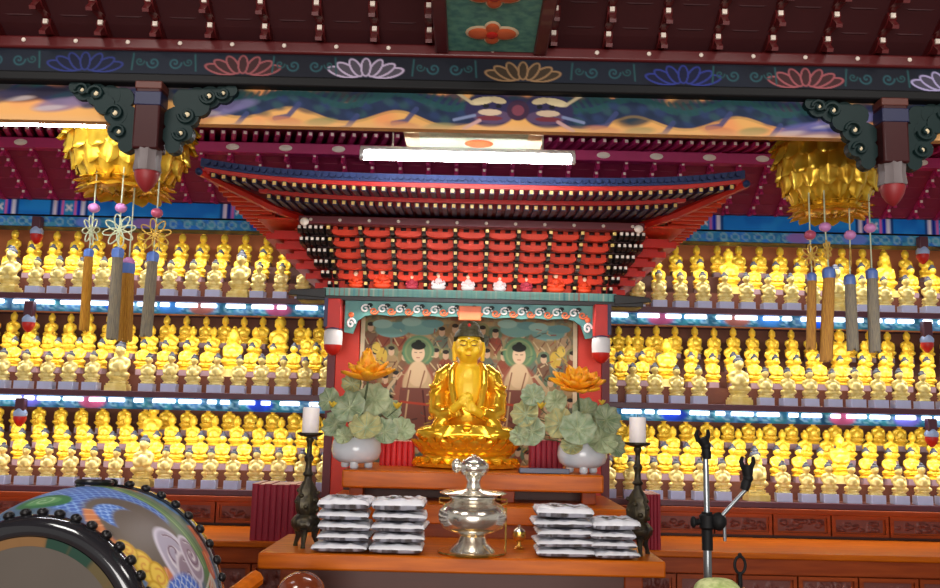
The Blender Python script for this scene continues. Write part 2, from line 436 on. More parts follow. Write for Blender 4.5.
    while x < XOUT-.2:
        carved_panel(desk, sx*(x+w/2), 6.14, .46, w-.012, .24, k); x += w; k += 1

# ------------------------------------------------------------------ blue beam over the shelves, on both sides of the canopy
for sx, sn in SIDES:
    xa, xb = sorted((sx*1.1, sx*XOUT))
    bm = thing('painted_beam', f'blue painted beam over the top statue shelf on the {sn} side', 'beam', (sx*2.4, YF, 3.03), 'blue beams')
    MB().box(xa, xb, YF, YF+.2, 3.09, 3.215).build('upper_beam', M['navy'], bm, smooth=False)
    MB().box(xa, xb, YF+.02, YF+.18, 3.0, 3.085).build('lower_board', M['navy'], bm, smooth=False)
    L = (xb-xa)*100
    c = Canvas(L, 12, (22, 134, 230), 420, 12)
    c.mottle([(40, 156, 240), (16, 110, 214)], 14, 5, .6)
    for cx in (1.85, 3.2, 3.75):
        X = (sx*cx-xa)*100
        for dx, wd, col in ((-11, 3, (230, 220, 240)), (-8, 3, (20, 40, 150)), (-5, 2, (220, 110, 190)), (5, 2, (220, 110, 190)), (8, 3, (20, 40, 200)), (11, 3, (230, 230, 250)), (0, 6, (40, 150, 210)), (14, 2, (20, 70, 140)), (-14, 2, (20, 70, 140))):
            c.line([(X+dx, 0), (X+dx, 12)], wd, col)
        c.line([(X-2, 4), (X+2, 8)], 1.5, (240, 240, 250)); c.line([(X+2, 4), (X-2, 8)], 1.5, (240, 240, 250))
    painted('beam_painting', c, lambda u, v: (xa+(xb-xa)*u, YF-.004+0*u, 3.212-.118*v), M['paint'], bm)
    valance_strip('board_painting', bm, xa, xb, YF+.014, 3.002, 3.083, (50, 140, 200), [(30, 100, 176), (90, 180, 206), (50, 130, 236)], [(sx*1.65, (20, 60, 220)), (sx*2.6, (150, 120, 200)), (sx*3.05, (110, 140, 230))], 31+(sx > 0), 300, 9)

# ------------------------------------------------------------------ bracket friezes (front and rear share their design)
LV, BF, BH, SP = 5, .09, .058, .2115
def arm_profile(k, deep=.14):
    tip = -BF*(k+1)
    z = k*BH
    return [(deep, z), (tip+.03, z-.004), (tip+.005, z+.006), (tip-.012, z+.024), (tip-.006, z+.044), (tip+.02, z+.04), (deep, z+.044)]
def column_mesh(mats, lv=LV, wd=.034):
    m = MB()
    for k in range(lv):
        m.prism(arm_profile(k), 'x', -wd/2, wd/2, 0)
        tip = -BF*(k+1)
        m.prism([(tip+.03, k*BH-.004), (tip-.03, k*BH-.03), (tip-.036, k*BH-.018), (tip+.0, k*BH+.02), (tip+.03, k*BH+.012)], 'x', -wd*.36, wd*.36, 0)
        m.box(-wd*.26, wd*.26, tip-.018, tip-.004, k*BH+.02, k*BH+.038, 1)
    m.prism([(.14, 0), (-.02, -.012), (-.02-BF*lv, BH*lv-.012), (.14, BH*lv+.02)], 'x', -wd*.3, wd*.3, 0)
    return m.mesh('bracket_column', mats)
def arm_mesh(w, mats, h=.046):
    """one boat-shaped cross arm with its bearing blocks"""
    m = MB(); a = w/2
    m.prism([(-a, h), (-a, h*.62), (-a*.8, h*.2), (-a*.45, 0), (a*.45, 0), (a*.8, h*.2), (a, h*.62), (a, h)], 'y', 0, .03)
    for x in (-a*.72, 0, a*.72): m.box(x-.016, x+.016, -.004, .03, h*.86, h*1.22)
    return m.mesh('cross_arm', mats)
def frieze(root, xs, xa, xb, Y, z, mcol, mtip, marm, mback, lv=LV, arms=True, rise=0):
    col = column_mesh([mcol, mtip], lv)
    arm = arm_mesh(SP*.9, [marm])
    # solid stepped backing that the brackets stand on
    pts = [(Y+.2, z+.001), (Y+.0, z+.001)]+[(Y+.02-BF*k, max(z+.001, z+BH*k-.02)) for k in range(1, lv)]+[(Y+.02-BF*lv, z+BH*lv-.02), (Y+.02-BF*lv, z+BH*lv+.05), (Y+.2, z+BH*lv+.05)]
    b = MB(); b.prism([(p[0]-wpos(root).y, p[1]-wpos(root).z) for p in pts], 'x', xa-wpos(root).x, xb-wpos(root).x)
    b.build('backing_board', mback, root, smooth=False, local=True)
    for x in xs:
        o = link('bracket_column', col, root); o.location = Vector((x, Y, z))-wpos(root)
    mid = [x+SP/2 for x in xs if any(abs(x+SP-q) < .02 for q in xs)]
    m = MB()
    for k in range(lv):
        for x in mid:
            w = SP*.84; a = w/2; h = .044; y0 = Y-BF*k-.012; zz = z+k*BH-.004
            m.prism([(x-a, zz+h), (x-a, zz+h*.62), (x-a*.8, zz+h*.2), (x-a*.45, zz), (x+a*.45, zz), (x+a*.8, zz+h*.2), (x+a, zz+h*.62), (x+a, zz+h)], 'y', y0, y0+.034)
    mm = m
    o = mm.build('cross_arms', marm, root, smooth=False)
    o['kind'] = 'stuff'
    return root

# rear frieze above the shelves
rz = 3.217
rear = thing('rear_bracket_frieze', 'magenta bracket frieze with white tips under the rear eave, above the blue beams', 'brackets', (0, 6.97, rz))
xs = [-3.72+SP*i for i in range(-6, 42)]
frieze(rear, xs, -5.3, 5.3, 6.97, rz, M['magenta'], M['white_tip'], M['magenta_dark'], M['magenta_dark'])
yb_ = 6.97-BF*LV-.02
zb0, zb1 = zc(157.5, yb_-.03), zc(147, yb_-.03)
MB().box(-5.3, 5.3, yb_-.03, yb_+.06, zb0, zb1).build('eave_beam', M['magenta'], rear, bevel=.006)
pl = MB().lathe([(0, -.006), (.042, -.004), (.05, 0), (.042, .006), (0, .01)], 16).xf(Matrix.Rotation(PI/2, 4, 'X')).xf(Matrix.Diagonal((1, 1, .5, 1))).mesh('oval_plate', M['white_tip'])
i = 0
for j in range(18):
    o = link('oval_plate', pl, rear); o.location = Vector((-3.36+j*.423*.93, yb_-.032, (zb0+zb1)/2))-wpos(rear)
rf = MB().prism([(.3, .0), (-.13, .012), (-.13, .045), (.3, .05)], 'x', -.017, .017, 0)
rf.box(-.011, .011, -.138, -.13, .018, .04, 1)
rfm = rf.mesh('rafter', [M['magenta'], M['white_tip']])
for j in range(98):
    x = -3.85+j*.0795
    o = link('rafter', rfm, rear); o.location = Vector((x, yb_-.03, zb1+.002))-wpos(rear); o.rotation_euler.z = 0.28
MB().box(-5.3, 5.3, yb_-.35, 6.97+.2, zb1+.064, zb1+.2).build('eave_board', M['magenta_dark'], rear, smooth=False)

# front frieze, lintel, dragon board
FY = 3.4
ff = thing('front_bracket_frieze', 'dark maroon bracket frieze with white tips above the lotus lintel', 'brackets', (0, FY, zc(46, FY)))
fx = [at(px, 30, FY-.1).x for px in (24, 82, 138, 197, 255, 311, 369, 422)]
fx = [.06-.24-SP*i for i in range(13, -1, -1)]+[.06+.24+SP*i for i in range(13)]
fz = zc(47, FY-.02)
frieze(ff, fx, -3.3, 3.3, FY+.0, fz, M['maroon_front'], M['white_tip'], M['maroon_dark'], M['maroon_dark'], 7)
lint = thing('front_lintel', 'dark front lintel painted with a row of lotus blossoms between teal scrolls', 'lintel', (0, FY, zc(90, FY)))
z46, z58, z80, z90 = [zc(v, FY-.05) for v in (46, 58, 80, 90)]
MB().box(-3.3, 3.3, FY-.06, FY+.16, z58, z46).build('red_rail', M['maroon_front'], lint, bevel=.008)
MB().box(-3.3, 3.3, FY-.04, FY+.16, z80, z58).build('lotus_board', M['navy'], lint, smooth=False)
MB().box(-3.3, 3.3, FY-.05, FY+.01, z90, z80).build('lower_rail', M['ink'], lint, bevel=.008)
for px in range(20, 940, 1):
    pass
dotm = MB().ell((0, 0, 0), (.009, .006, .009), 8, 5).mesh('white_dot', M['white_tip'])
for i in range(21):
    o = link('white_dot', dotm, lint); o.location = Vector((.06-.12-SP*9+SP*i*.96, FY-.062, (z46+z58)/2+.004))-wpos(lint)
c = Canvas(480, 9.2, (20, 23, 34), 1300, 28)
sxx = 480/4.8                                   # units are cm along x, from -2.4
def lx(px): return (at(px, 68, FY-.04).x+2.4)*100
H_ = 9.2
c.mottle([(16, 18, 34), (26, 34, 48)], 20, 2, .6)
lot = [(85, (40, 50, 110)), (243, (140, 76, 80)), (366, (176, 160, 186)), (523, (140, 108, 76)), (683, (44, 54, 130)), (805, (150, 80, 86)), (948, (160, 150, 190)), (-70, (150, 140, 170))]
for px, col in lot:
    X = lx(px)
    dk = tuple(int(v*.42) for v in col)
    for q, L in ((1.36, 12.4), (-1.36, 12.4), (1.08, 10.4), (-1.08, 10.4), (.62, 8.4), (-.62, 8.4), (0, 7.4)):
        bx, by = X+q*2.6, H_-.9
        ex, ey = bx+sin(q)*L*.92, by-cos(q)*L*.95-.4
        mx, my = (bx+ex)/2, (by+ey)/2; l = math.hypot(ex-bx, ey-by)/2; an = math.atan2(ey-by, ex-bx)
        c.ell(mx, my, l*1.06, 2.2, col, an, 1, .1); c.ell(mx, my, l*.9, 1.45, dk, an, 1, .1)
for (p0, _), (p1, _) in zip(sorted(lot), sorted(lot)[1:]):
    X = (lx(p0)+lx(p1))/2
    for s in (-1, 1):
        c.spiral(X+s*4.2, H_*.5, 2.6, .7, (38, 76, 84), 1.5, s, 0 if s > 0 else PI)
        c.spiral(X+s*9.5, H_*.45, 1.8, .6, (34, 70, 74), 1.4, -s, PI if s > 0 else 0)
        c.line([(X+s*12, 1), (X+s*12.5, H_-1.5)], .7, (36, 74, 78))
painted('lotus_painting', c, lambda u, v: (-2.4+4.8*u, FY-.043+0*u, z58+(z80-z58)*v), M['paint'], lint)

# dragon board
zd0, zd1 = zc(130, FY), z90-.001
board = thing('dragon_board', 'ochre board under the lintel painted with two blue dragons among clouds', 'painted board', (0, FY+.06, zd0))
MB().box(-3.3, 3.3, FY+.0, FY+.04, zd0, zd1).build('board', M['ochre'], board, smooth=False)
hh = (zd1-zd0)*100
c = Canvas(480, hh, (226, 168, 96), 1150, 46)
c.put(np.clip((c.noise(30, 3)-.45)*5, 0, 1), (226, 166, 100), .7); c.put(np.clip((c.noise(12, 9)-.6)*6, 0, 1), (232, 140, 92), .6)
def bx_(px): return (at(px, 108, FY).x+2.4)*100
def by_(py_rel): return py_rel*hh          # 0 top .. 1 bottom
# bands of dark cloud and the two dragon bodies, heads meeting in the middle
import itertools
for k_ in range(150):
    g_ = random.Random(k_); X = 40+k_*2.75; 
    if X > 455: break
    amp = .34+.16*sin(X*.085)+.06*sin(X*.21+1)
    col = g_.choice(((28, 42, 70), (24, 50, 66), (36, 40, 84), (30, 66, 66), (52, 54, 58), (34, 58, 92)))
    c.ell(X+g_.uniform(-3, 3), hh*g_.uniform(0, amp), g_.uniform(4, 9), g_.uniform(1.6, 3.6), col, g_.uniform(-.5, .5), .9, .5)
for s, x0, x1 in ((1, 468, 214), (-1, 566, 812)):
    Q = []
    for t in np.linspace(0, 1, 70):
        px = x0+(x1-x0)*t; Q.append((bx_(px), hh*(.40+.2*sin(t*15+.6)*(1-.2*t))))
    c.line([(x, y+1.1) for x, y in Q], [9*(1-.45*i/70) for i in range(70)], (150, 120, 74), .5)
    c.line(Q, [9*(1-.45*i/70) for i in range(70)], (32, 46, 76)); c.line([(x, y-2.6) for x, y in Q], 2.6, (30, 74, 78), .9)
    for i in range(1, 68, 2):
        x, y = Q[i]; c.ell(x+(i*13) % 5-2, y+(i*7) % 4-1.5, 2.4, 1.5, ((40, 58, 96), (24, 40, 64), (44, 76, 84))[i % 3], .4, .8, .8); c.line([(x, y-2), (x+s*3, y-6.5)], 1.3, (30, 70, 72), .8)
    for i in (14, 30, 46, 60):
        x, y = Q[i]; c.line([(x, y+2), (x-4, y+7), (x-9, y+8)], 2, (56, 66, 110), .9); c.ell(x-5, y+9, 7, 1.8, (196, 122, 84), .1, .7, .5); c.ell(x+9, y+9, 6, 1.6, (120, 130, 86), -.1, .7, .5)
for px, s in ((490, -1), (548, 1)):
    X = bx_(px); Y_ = hh*.38
    c.ell(X, Y_+.6, 10, 7, (44, 40, 76)); c.ell(X-s*1, Y_+3.4, 7.5, 2.8, (86, 66, 96)); c.ell(X+s*3, Y_-3, 5, 1.5, (206, 190, 150), .2*s); c.ell(X-s*3, Y_-3.4, 3.4, 1.3, (196, 178, 140), -.2*s)
    c.ell(X+s*1.6, Y_-1, 1.2, .9, (20, 20, 30)); c.ell(X-s*3.4, Y_-1, 1.1, .9, (20, 20, 30)); c.ell(X, Y_+1.6, 4.6, 1.3, (200, 176, 150)); c.ell(X, Y_+4, 5, 1, (110, 44, 56))
    c.line([(X+s*7, Y_-2), (X+s*13, Y_-6)], 1.2, (190, 174, 140)); c.line([(X+s*6, Y_+3), (X+s*14, Y_+5)], 1.2, (120, 132, 168)); c.line([(X+s*4, Y_+5), (X+s*10, Y_+8.5)], 1.4, (190, 150, 150))
c.ell(bx_(518), hh*.42, 4.4, 4.2, (60, 36, 60)); c.ell(bx_(518), hh*.42, 2.4, 2.2, (120, 60, 76))
for px, py, col in ((28, .3, (36, 32, 52)), (60, .55, (126, 108, 140)), (-10, .4, (44, 42, 70)), (214, .62, (110, 102, 146)), (800, .8, (90, 90, 150)), (838, .6, (110, 110, 166)), (822, .9, (62, 70, 136)), (120, .35, (84, 80, 110)), (925, .5, (60, 60, 120))):
    X = bx_(px); c.ell(X, py*hh, 10, 2.6, col, -.15, .85, .5); c.ell(X+9, py*hh-2.4, 8, 2, col, -.2, .8, .5); c.ell(X-4, py*hh+1.4, 6, 1, (200, 190, 190), -.1, .5, .6)
c.put(np.clip((c.Y-hh*.8)/(hh*.2), 0, 1), (216, 170, 120), .6)
painted('dragon_painting', c, lambda u, v: (-2.4+4.8*u, FY-.003+0*u, zd1+(zd0-zd1)*v), M['paint'], board)

# cross beam running towards the viewer from the lintel, green soffit with red flowers
z_s = zc(52, FY-.06)
cb = thing('cross_beam', 'green cross beam overhead with orange flower medallions and dark red edges', 'beam', (.06, 2.5, z_s))
MB().box(.06-.165, .06+.165, 1.6, FY-.07, z_s, z_s+.25).build('soffit', M['soffit'], cb, smooth=False)
for s in (-1, 1): MB().box(.06+s*.19-.026, .06+s*.19+.026, 1.6, FY-.07, z_s-.012, z_s+.25).build('edge_rail', M['maroon_front'], cb, bevel=.006)
for py in (32, -6):
    x0 = .06; e = math.atan((294-py)/FPX)+PITCH; y0 = (z_s-EYE)/math.tan(e)
    m = MB()
    for q, L, W in ((0, .085, .075), (PI, .085, .075), (PI/2, .05, .07), (-PI/2, .05, .07)):
        m.ell((x0+cos(q)*L*.55, y0+sin(q)*L*.9, z_s-.002), (L*.62, W*.8, .006), 14, 6, 1)
        m.ell((x0+cos(q)*L*.55, y0+sin(q)*L*.9, z_s-.006), (L*.5, W*.64, .006), 14, 6, 0)
    m.ell((x0, y0, z_s-.012), (.022, .03, .005), 12, 6, 2)
    m.build('flower_medallion', [M['orange_paint'], M['cream'], M['red']], cb)

# painted soffit of the rear cross beam, right over the fluorescent tube
zp = zc(148, 4.84)
rb = thing('rear_cross_beam', 'pale green painted cross beam lit by the fluorescent tube below it', 'beam', (0, 4.2, zp))
MB().box(-.345, .345, 3.6, 4.84, zp, zp+.22).build('soffit', M['lit_soffit'], rb, smooth=False)
for s in (-1, 1): MB().box(s*.33-.04, s*.33+.04, 3.6, 4.845, zp-.004, zp+.2).build('edge_band', M['cream'], rb, smooth=False)
MB().ell((0.03, 4.75, zp-.004), (.08, .07, .006), 16, 6).ell((.03, 4.4, zp-.004), (.08, .07, .006), 16, 6).build('flower_medallion', M['orange_paint'], rb)

# fluorescent tubes
def tube_light(xa, xb, Y, za, zb, label, rad_=.023):
    t = thing('fluorescent_light', label, 'ceiling light', ((xa+xb)/2, Y, max(za, zb)+.03), 'fluorescent tubes')
    MB().tube([(xa, Y, za), (xb, Y, zb)], rad_, 12).build('tube', M['tube'], t)
    MB().box(xa-.02, xb+.02, Y-.02, Y+.03, za+.024, za+.05).build('housing', M['fixture'], t, bevel=.006)
    for x in (xa+.15, xb-.15): MB().tube([(x, Y, za+.05), (x, Y, zp+.0)], .005, 6).build('hanger', M['fixture'], t)
    for x in (xa-.01, xb+.01): MB().box(x-.012, x+.012, Y-.02, Y+.02, za-.02, za+.026).build('end_cap', M['fixture'], t)
p0, p1 = at(364, 155.5, 4.6), at(571, 161, 4.6)
tube_light(p0.x, p1.x, 4.6, p0.z, p0.z, 'glowing fluorescent tube hanging over the altar canopy')
p0, p1 = at(-60, 121.5, 3.75), at(108, 125, 3.75)
tube_light(p0.x, p1.x, 3.75, p1.z, p1.z, 'fluorescent tube glowing just under the dragon board beside a golden lantern', .013)

# hanging posts of the front beam with lotus-bud ends and scroll brackets
def scroll_bracket(x, s, Y, ztop, parent):
    m = MB()
    for i, (dx, dz, r) in enumerate(((.06, .0, .045), (.11, .01, .042), (.16, .012, .045), (.215, .025, .038), (.035, -.08, .05), (.08, -.065, .046), (.03, -.145, .045), (.07, -.135, .036), (.03, -.19, .03), (.125, -.03, .04), (.245, .038, .024))):
        cx, cz = x+s*(dx+.01), ztop-.055+dz
        m.prism([(cx+r*cos(q), cz+r*sin(q)) for q in np.linspace(0, 2*PI, 14, endpoint=False)], 'y', Y-.012-.0012*i, Y+.014+.001*i)
    o = m.build('scroll_bracket', M['teal_dark'], parent, smooth=False)
    for (dx, dz, r) in ((.16, .012, .034), (.08, -.065, .036), (.06, -.14, .03), (.215, .025, .028)):
        cx, cz = x+s*(dx+.01), ztop-.055+dz
        pts = [(cx+r*(1-t)*cos(PI+s*t*9), Y-.026, cz+r*(1-t)*sin(PI+s*t*9)) for t in np.linspace(0, .85, 18)]
        MB().tube(pts, .007, 6).build('curl', M['teal_dark'], o)
        MB().ell((cx, Y-.026, cz), (r*.3, .006, r*.3), 8, 5).build('curl_eye', M['cream'], o)
for px, pb, nm in ((146, 186, 'drum'), (893, 200, 'microphone')):
    b = at(px, pb, FY-.03); x = b.x; zt_ = z90; Y = FY-.03
    hp = thing('hanging_lotus_bud_post', f'dark red post with scroll brackets and white-red bud, before the {nm}-side golden lantern', 'post', (x, Y, zt_), 'hanging posts of the front beam')
    k = .1
    MB().box(x-.05, x+.05, Y-.05, Y+.05, b.z+.135, zt_).build('post', M['post_dark'], hp, bevel=.008)
    MB().box(x-.052, x+.052, Y-.053, Y+.05, zt_-.035, zt_-.004).build('rust_band', M['rust'], hp, bevel=.004)
    MB().box(x-.052, x+.052, Y-.053, Y+.05, zt_-.1, zt_-.045).build('blue_band', mat('deep_blue_paint', (30, 34, 70), .5) if nm == 'drum' else bpy.data.materials['deep_blue_paint'], hp, bevel=.004)
    MB().lathe([(.03, .15), (.05, .14), (.047, .1), (.052, .06), (.05, .055)], 20, (x, Y, b.z), mod=lambda q, t: 1+.05*cos(10*q)).build('ribbed_cap', M['greybud'], hp)
    MB().lathe([(.046, .062), (.047, .045), (.04, .02), (.026, -.004), (.01, -.022), (0, -.026)], 20, (x, Y, b.z)).build('red_tip', M['bud_red'], hp)
    for s in (-1, 1): scroll_bracket(x+s*.05, s, Y+.02, zt_, hp)
# ================================================================== SMALL STATUES
def statuette_meshes():
    # pedestal + body, unit metres, base of plinth at z = 0
    body = MB(); z = .046; q = 1.12
    def B(x, y, h): return (x, y, z+h*q)
    body.ell(B(0, .004, .046), (.054, .036, .022))
    for s in (-1, 1):
        body.ell(B(s*.04, -.012, .044), (.028, .026, .018))
        body.tube([B(s*.041, .004, .124), B(s*.047, .002, .098), B(s*.04, -.02, .074), B(s*.008, -.034, .068)], [.0165, .0165, .014, .01], 8)
        body.ell(B(s*.0285, .004, .166), (.004, .006, .014), 6, 5)
    body.ell(B(0, .006, .085), (.042, .028, .056)); body.ell(B(0, .006, .122), (.05, .025, .024))
    body.tube([B(0, .004, .12), B(0, .002, .15)], .017, 8); body.ell(B(0, -.022, .088), (.036, .018, .034))
    body.ell(B(0, -.001, .172), (.029, .029, .034))
    body.ell(B(0, -.03, .166), (.005, .006, .008), 6, 5)
    bm = remesh(body, 'body', M['gold'], .0042, 3)
    hair = MB(); hair.ell(B(0, .005, .186), (.031, .0295, .027), 14, 8); hair.ell(B(0, .006, .209), (.016, .016, .014), 10, 6)
    hm = hair.mesh('hair', M['hair'])
    ped = MB().lathe([(.044, 0), (.05, .004), (.05, .012), (.04, .018), (.046, .025), (.053, .034), (.046, .038)], 20, (0, .004, z), 1.1, .82, mod=lambda q, t: 1+.06*cos(10*q))
    pm = ped.mesh('lotus_base', M['gold'])
    pl = MB().box(-.056, .056, -.05, .05, 0, z+.02)
    plm = pl.mesh('plinth', M['plinth'], smooth=False)
    return bm, hm, pm, plm
BODY, HAIR, PED, PLINTH = statuette_meshes()
def recol(me, m):
    c = me.copy(); c.materials.clear(); c.materials.append(m); return c
BODY_P, PED_P, HAIR_G = recol(BODY, M['gold_pale']), recol(PED, M['gold_pale']), recol(HAIR, M['gold'])
PLINTH_N = MB().box(-.04, .04, -.04, .05, 0, .046).mesh('plinth', mat('dusty_rose_plinth', (160, 130, 138), .5), smooth=False)
KNOBASE = MB().box(-.062, .062, -.05, .05, 0, .034).box(-.056, .056, -.044, .046, .034, .046).mesh('square_base', M['gold_pale'], smooth=False)
def make_statue(name, body, hair, ped, base, bname, dz=0):
    r = bpy.data.objects.new(name, None); COL.objects.link(r); r.empty_display_size = .02
    [setattr(link(n_, me_, r), 'location', (0, 0, dz)) for n_, me_ in (('body', body), ('hair', hair), ('lotus_base', ped))]; link(bname, base, r)
    return r
PROTO = {
    'front': make_statue('seated_buddha_statuette', BODY_P, HAIR, PED_P, PLINTH, 'plinth', .02),
    'mid': make_statue('seated_buddha_statuette', BODY, HAIR, PED, PLINTH_N, 'plinth'),
    'rear': make_statue('seated_buddha_statuette', BODY, HAIR_G, PED, PLINTH_N, 'plinth'),
    'large': make_statue('large_seated_buddha', BODY_P, HAIR, PED_P, KNOBASE, 'square_base'),
    'largegold': make_statue('large_seated_buddha', BODY, HAIR_G, PED, KNOBASE, 'square_base')}
used = set()
def statue(kind, loc, label, cat, group, scale=1):
    if kind in used: o = dup(PROTO[kind])
    else: o = PROTO[kind]; used.add(kind)
    o.location = loc; o.scale = (scale,)*3
    o.rotation_euler.z = random.uniform(-.08, .08)
    return tag(o, label, cat, group)
# large statues: (side, tier, row) -> x positions
LARGE = {}
for px, py, sd, t, r in ((7, 290, -1, 2, 0), (239, 290, -1, 2, 0), (117, 385, -1, 1, 0), (231, 370, -1, 1, 1), (278, 345, -1, 1, 2), (141, 480, -1, 0, 0), (151, 440, -1, 0, 2),
                         (730, 300, 1, 2, 1), (838, 312, 1, 2, 0), (888, 312, 1, 2, 1), (740, 400, 1, 1, 0), (667, 380, 1, 1, 1), (842, 380, 1, 1, 2), (757, 488, 1, 0, 0), (841, 470, 1, 0, 1)):
    LARGE.setdefault((sd, t, r), []).append(at(px, py, 7.1+r*DSTEP[t]).x)
RN = {3: ('front', 'middle', 'rear'), 4: ('front', 'second', 'third', 'rear')}
# inner start and spacing of every row, measured at the row's own distance
n_small = 0
for sx, sn in SIDES:
    for t in range(3):
        for r in range(ROWS[t]):
            Y = 7.09+r*DSTEP[t]; z = TZ[t]+r*ZSTEP[t]
            inner = {2: 1.32, 1: 1.1, 0: 1.09}[t]+(.13*r if t == 2 else .04*r)
            sp = {2: (.176, .178, .18), 1: (.176, .176, .172, .168), 0: (.178, .18, .182, .184)}[t][r]
            x = inner+(.5*sp if r % 2 else 0)+random.uniform(0, .02)
            lim = 480/FPX*math.hypot(Y, 0)*1.0+.02
            lim = min(lim, XOUT-.06) if True else lim
            big = sorted(abs(v) for v in LARGE.get((sx, t, r), []))
            row = []
            while x < lim:
                nb = [b for b in big if abs(b-x) < sp*.85]
                if nb:
                    row.append((nb[0], True)); big.remove(nb[0]); x = nb[0]+sp*1.12
                else:
                    row.append((x, False)); x += sp+random.uniform(-.006, .006)
            for k, (xx, L) in enumerate(row):
                where = f'{TNAME[t]} shelf on {sn} side, {RN[ROWS[t]][r]} row, {ORD[k+1]} from the altar'
                zz = TZ[t]+rowz(t, r)+.0005
                if L:
                    statue('large' if r == 0 else 'largegold', (sx*xx, Y+.03, zz), f'larger gold seated buddha, {where}', 'statue', 'larger seated buddhas among the small ones', 1.36)
                else:
                    kind = 'front' if r == 0 else ('mid' if (r == 1 and t != 2) or (r == 1) else 'rear')
                    statue(kind, (sx*xx, Y, zz), f'small gold buddha, {where}', 'statue', f'small buddhas on the {TNAME[t]} shelves', random.uniform(.97, 1.03) if r < 3 else random.uniform(.95, .99))
                    n_small += 1
print('SMALL STATUES', n_small)

# ================================================================== CANOPY OVER THE ALTAR
can = thing('altar_canopy', 'red temple-roof canopy with blue eaves and bracket tiers over the central buddha', 'canopy', (0, 6.2, 2.4))
LY = 6.2
zl_top, zl_mid, zl_bot = zc(290.5, LY), zc(299, LY), zc(304, LY)
MB().box(-1.02, 1.02, LY, LY+.3, zl_mid, zl_top).build('lintel', M['teal'], can, bevel=.005)
c = Canvas(204, 6, (120, 170, 160), 420, 10)
for i in range(60): c.line([(i*3.4+1, 0), (i*3.4+1, 6)], random.choice((.8, 1.4, .6)), random.choice(((60, 120, 130), (200, 190, 170), (170, 90, 80), (90, 150, 160))), .8 if not 12 < i < 48 else .3)
painted('lintel_painting', c, lambda u, v: (-1.02+2.04*u, LY-.003+0*u, zl_top-.002+(zl_mid-zl_top)*v), M['paint'], can)
MB().box(-1.2, 1.2, LY-.03, LY+.2, zl_bot, zl_mid).build('black_rail', M['black'], can, bevel=.005)
for s in (-1, 1):
    MB().prism([(s*1.0, zl_mid+.05), (s*1.24, zl_mid+.035), (s*1.26, zl_mid-.0), (s*1.0, zl_mid-.02)][::s], 'y', LY-.04, LY+.06).build('rail_end', M['black'], can, bevel=.004)
# stepped bracket tiers
LB = LY+.09; K = 6; zb = zl_top+.004; zt_ = zc(227, 5.8); h = (zt_-zb)/K
cx10 = [at(px, 255, 6.0).x for px in (334, 363, 394, 425, 456, 487, 518, 548, 579, 608)]
cx10 = [-.94+i*(1.88/9) for i in range(10)]
for k in range(K):
    w = .99+.026*k; yf = LB+.02-.088*k; z = zb+h*k
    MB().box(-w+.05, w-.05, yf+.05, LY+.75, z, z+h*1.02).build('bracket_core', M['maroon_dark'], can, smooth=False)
    m = MB()
    for i in range(9):
        a = (cx10[1]-cx10[0])*.47; x = (cx10[i]+cx10[i+1])/2; hh_ = h*.62
        m.prism([(x-a, z+hh_), (x-a, z+hh_*.6), (x-a*.78, z+hh_*.2), (x-a*.4, z), (x+a*.4, z), (x+a*.78, z+hh_*.2), (x+a, z+hh_*.6), (x+a, z+hh_)], 'y', yf+.0, yf+.05)
        for q in (-.7, 0, .7): m.box(x+q*a-.016, x+q*a+.016, yf-.004, yf+.05, z+hh_*.9, z+h)
    o = m.build('cross_arms', M['red_arm'], can, smooth=False); o['kind'] = 'stuff'
    # boards running round the corner and along the flanks
    for s in (-1, 1):
        m = MB()
        m.box(*sorted((s*(w-.04), s*(w+.0))), yf+.02, LY+.7, z+h*.1, z+h*.6)
        m.box(*sorted((s*(w-.06), s*(w+.06))), yf+.04, LY+.7, z+h*.6, z+h*.8)
        m.build('flank_board', M['red_arm'], can, smooth=False)
col6 = MB()
for k in range(K):
    y = .02-.088*k; z = h*k
    col6.prism([(y+.09, z+.004), (y-.05, z+.004), (y-.075, z+h*.3), (y-.07, z+h*.72), (y+.09, z+h*.72)], 'x', -.013, .013, 0)
    col6.box(-.0105, .0105, y-.082, y-.07, z+h*.4, z+h*.74, 1)
colm = col6.mesh('bracket_column', [M['black'], M['gold_tip']])
for x in cx10:
    o = link('bracket_column', colm, can); o.location = Vector((x, LB, zb))-wpos(can)
for s in (-1, 1):
    for j in range(1, 6):
        m = MB(); x = s*(.95+.036*j)
        for k in range(j-1 if j < 6 else 5, K):
            y = LB+.02-.088*k; z = zb+h*k
            m.prism([(y+.2, z+.004), (y-.05, z+.004), (y-.075, z+h*.3), (y-.07, z+h*.72), (y+.2, z+h*.72)], 'x', x-.014, x+.014, 0)
            m.box(x-.009, x+.009, y-.082, y-.07, z+h*.42, z+h*.74, 1)
        m.build('corner_bracket', [M['black'], M['white_tip']], can, smooth=False)
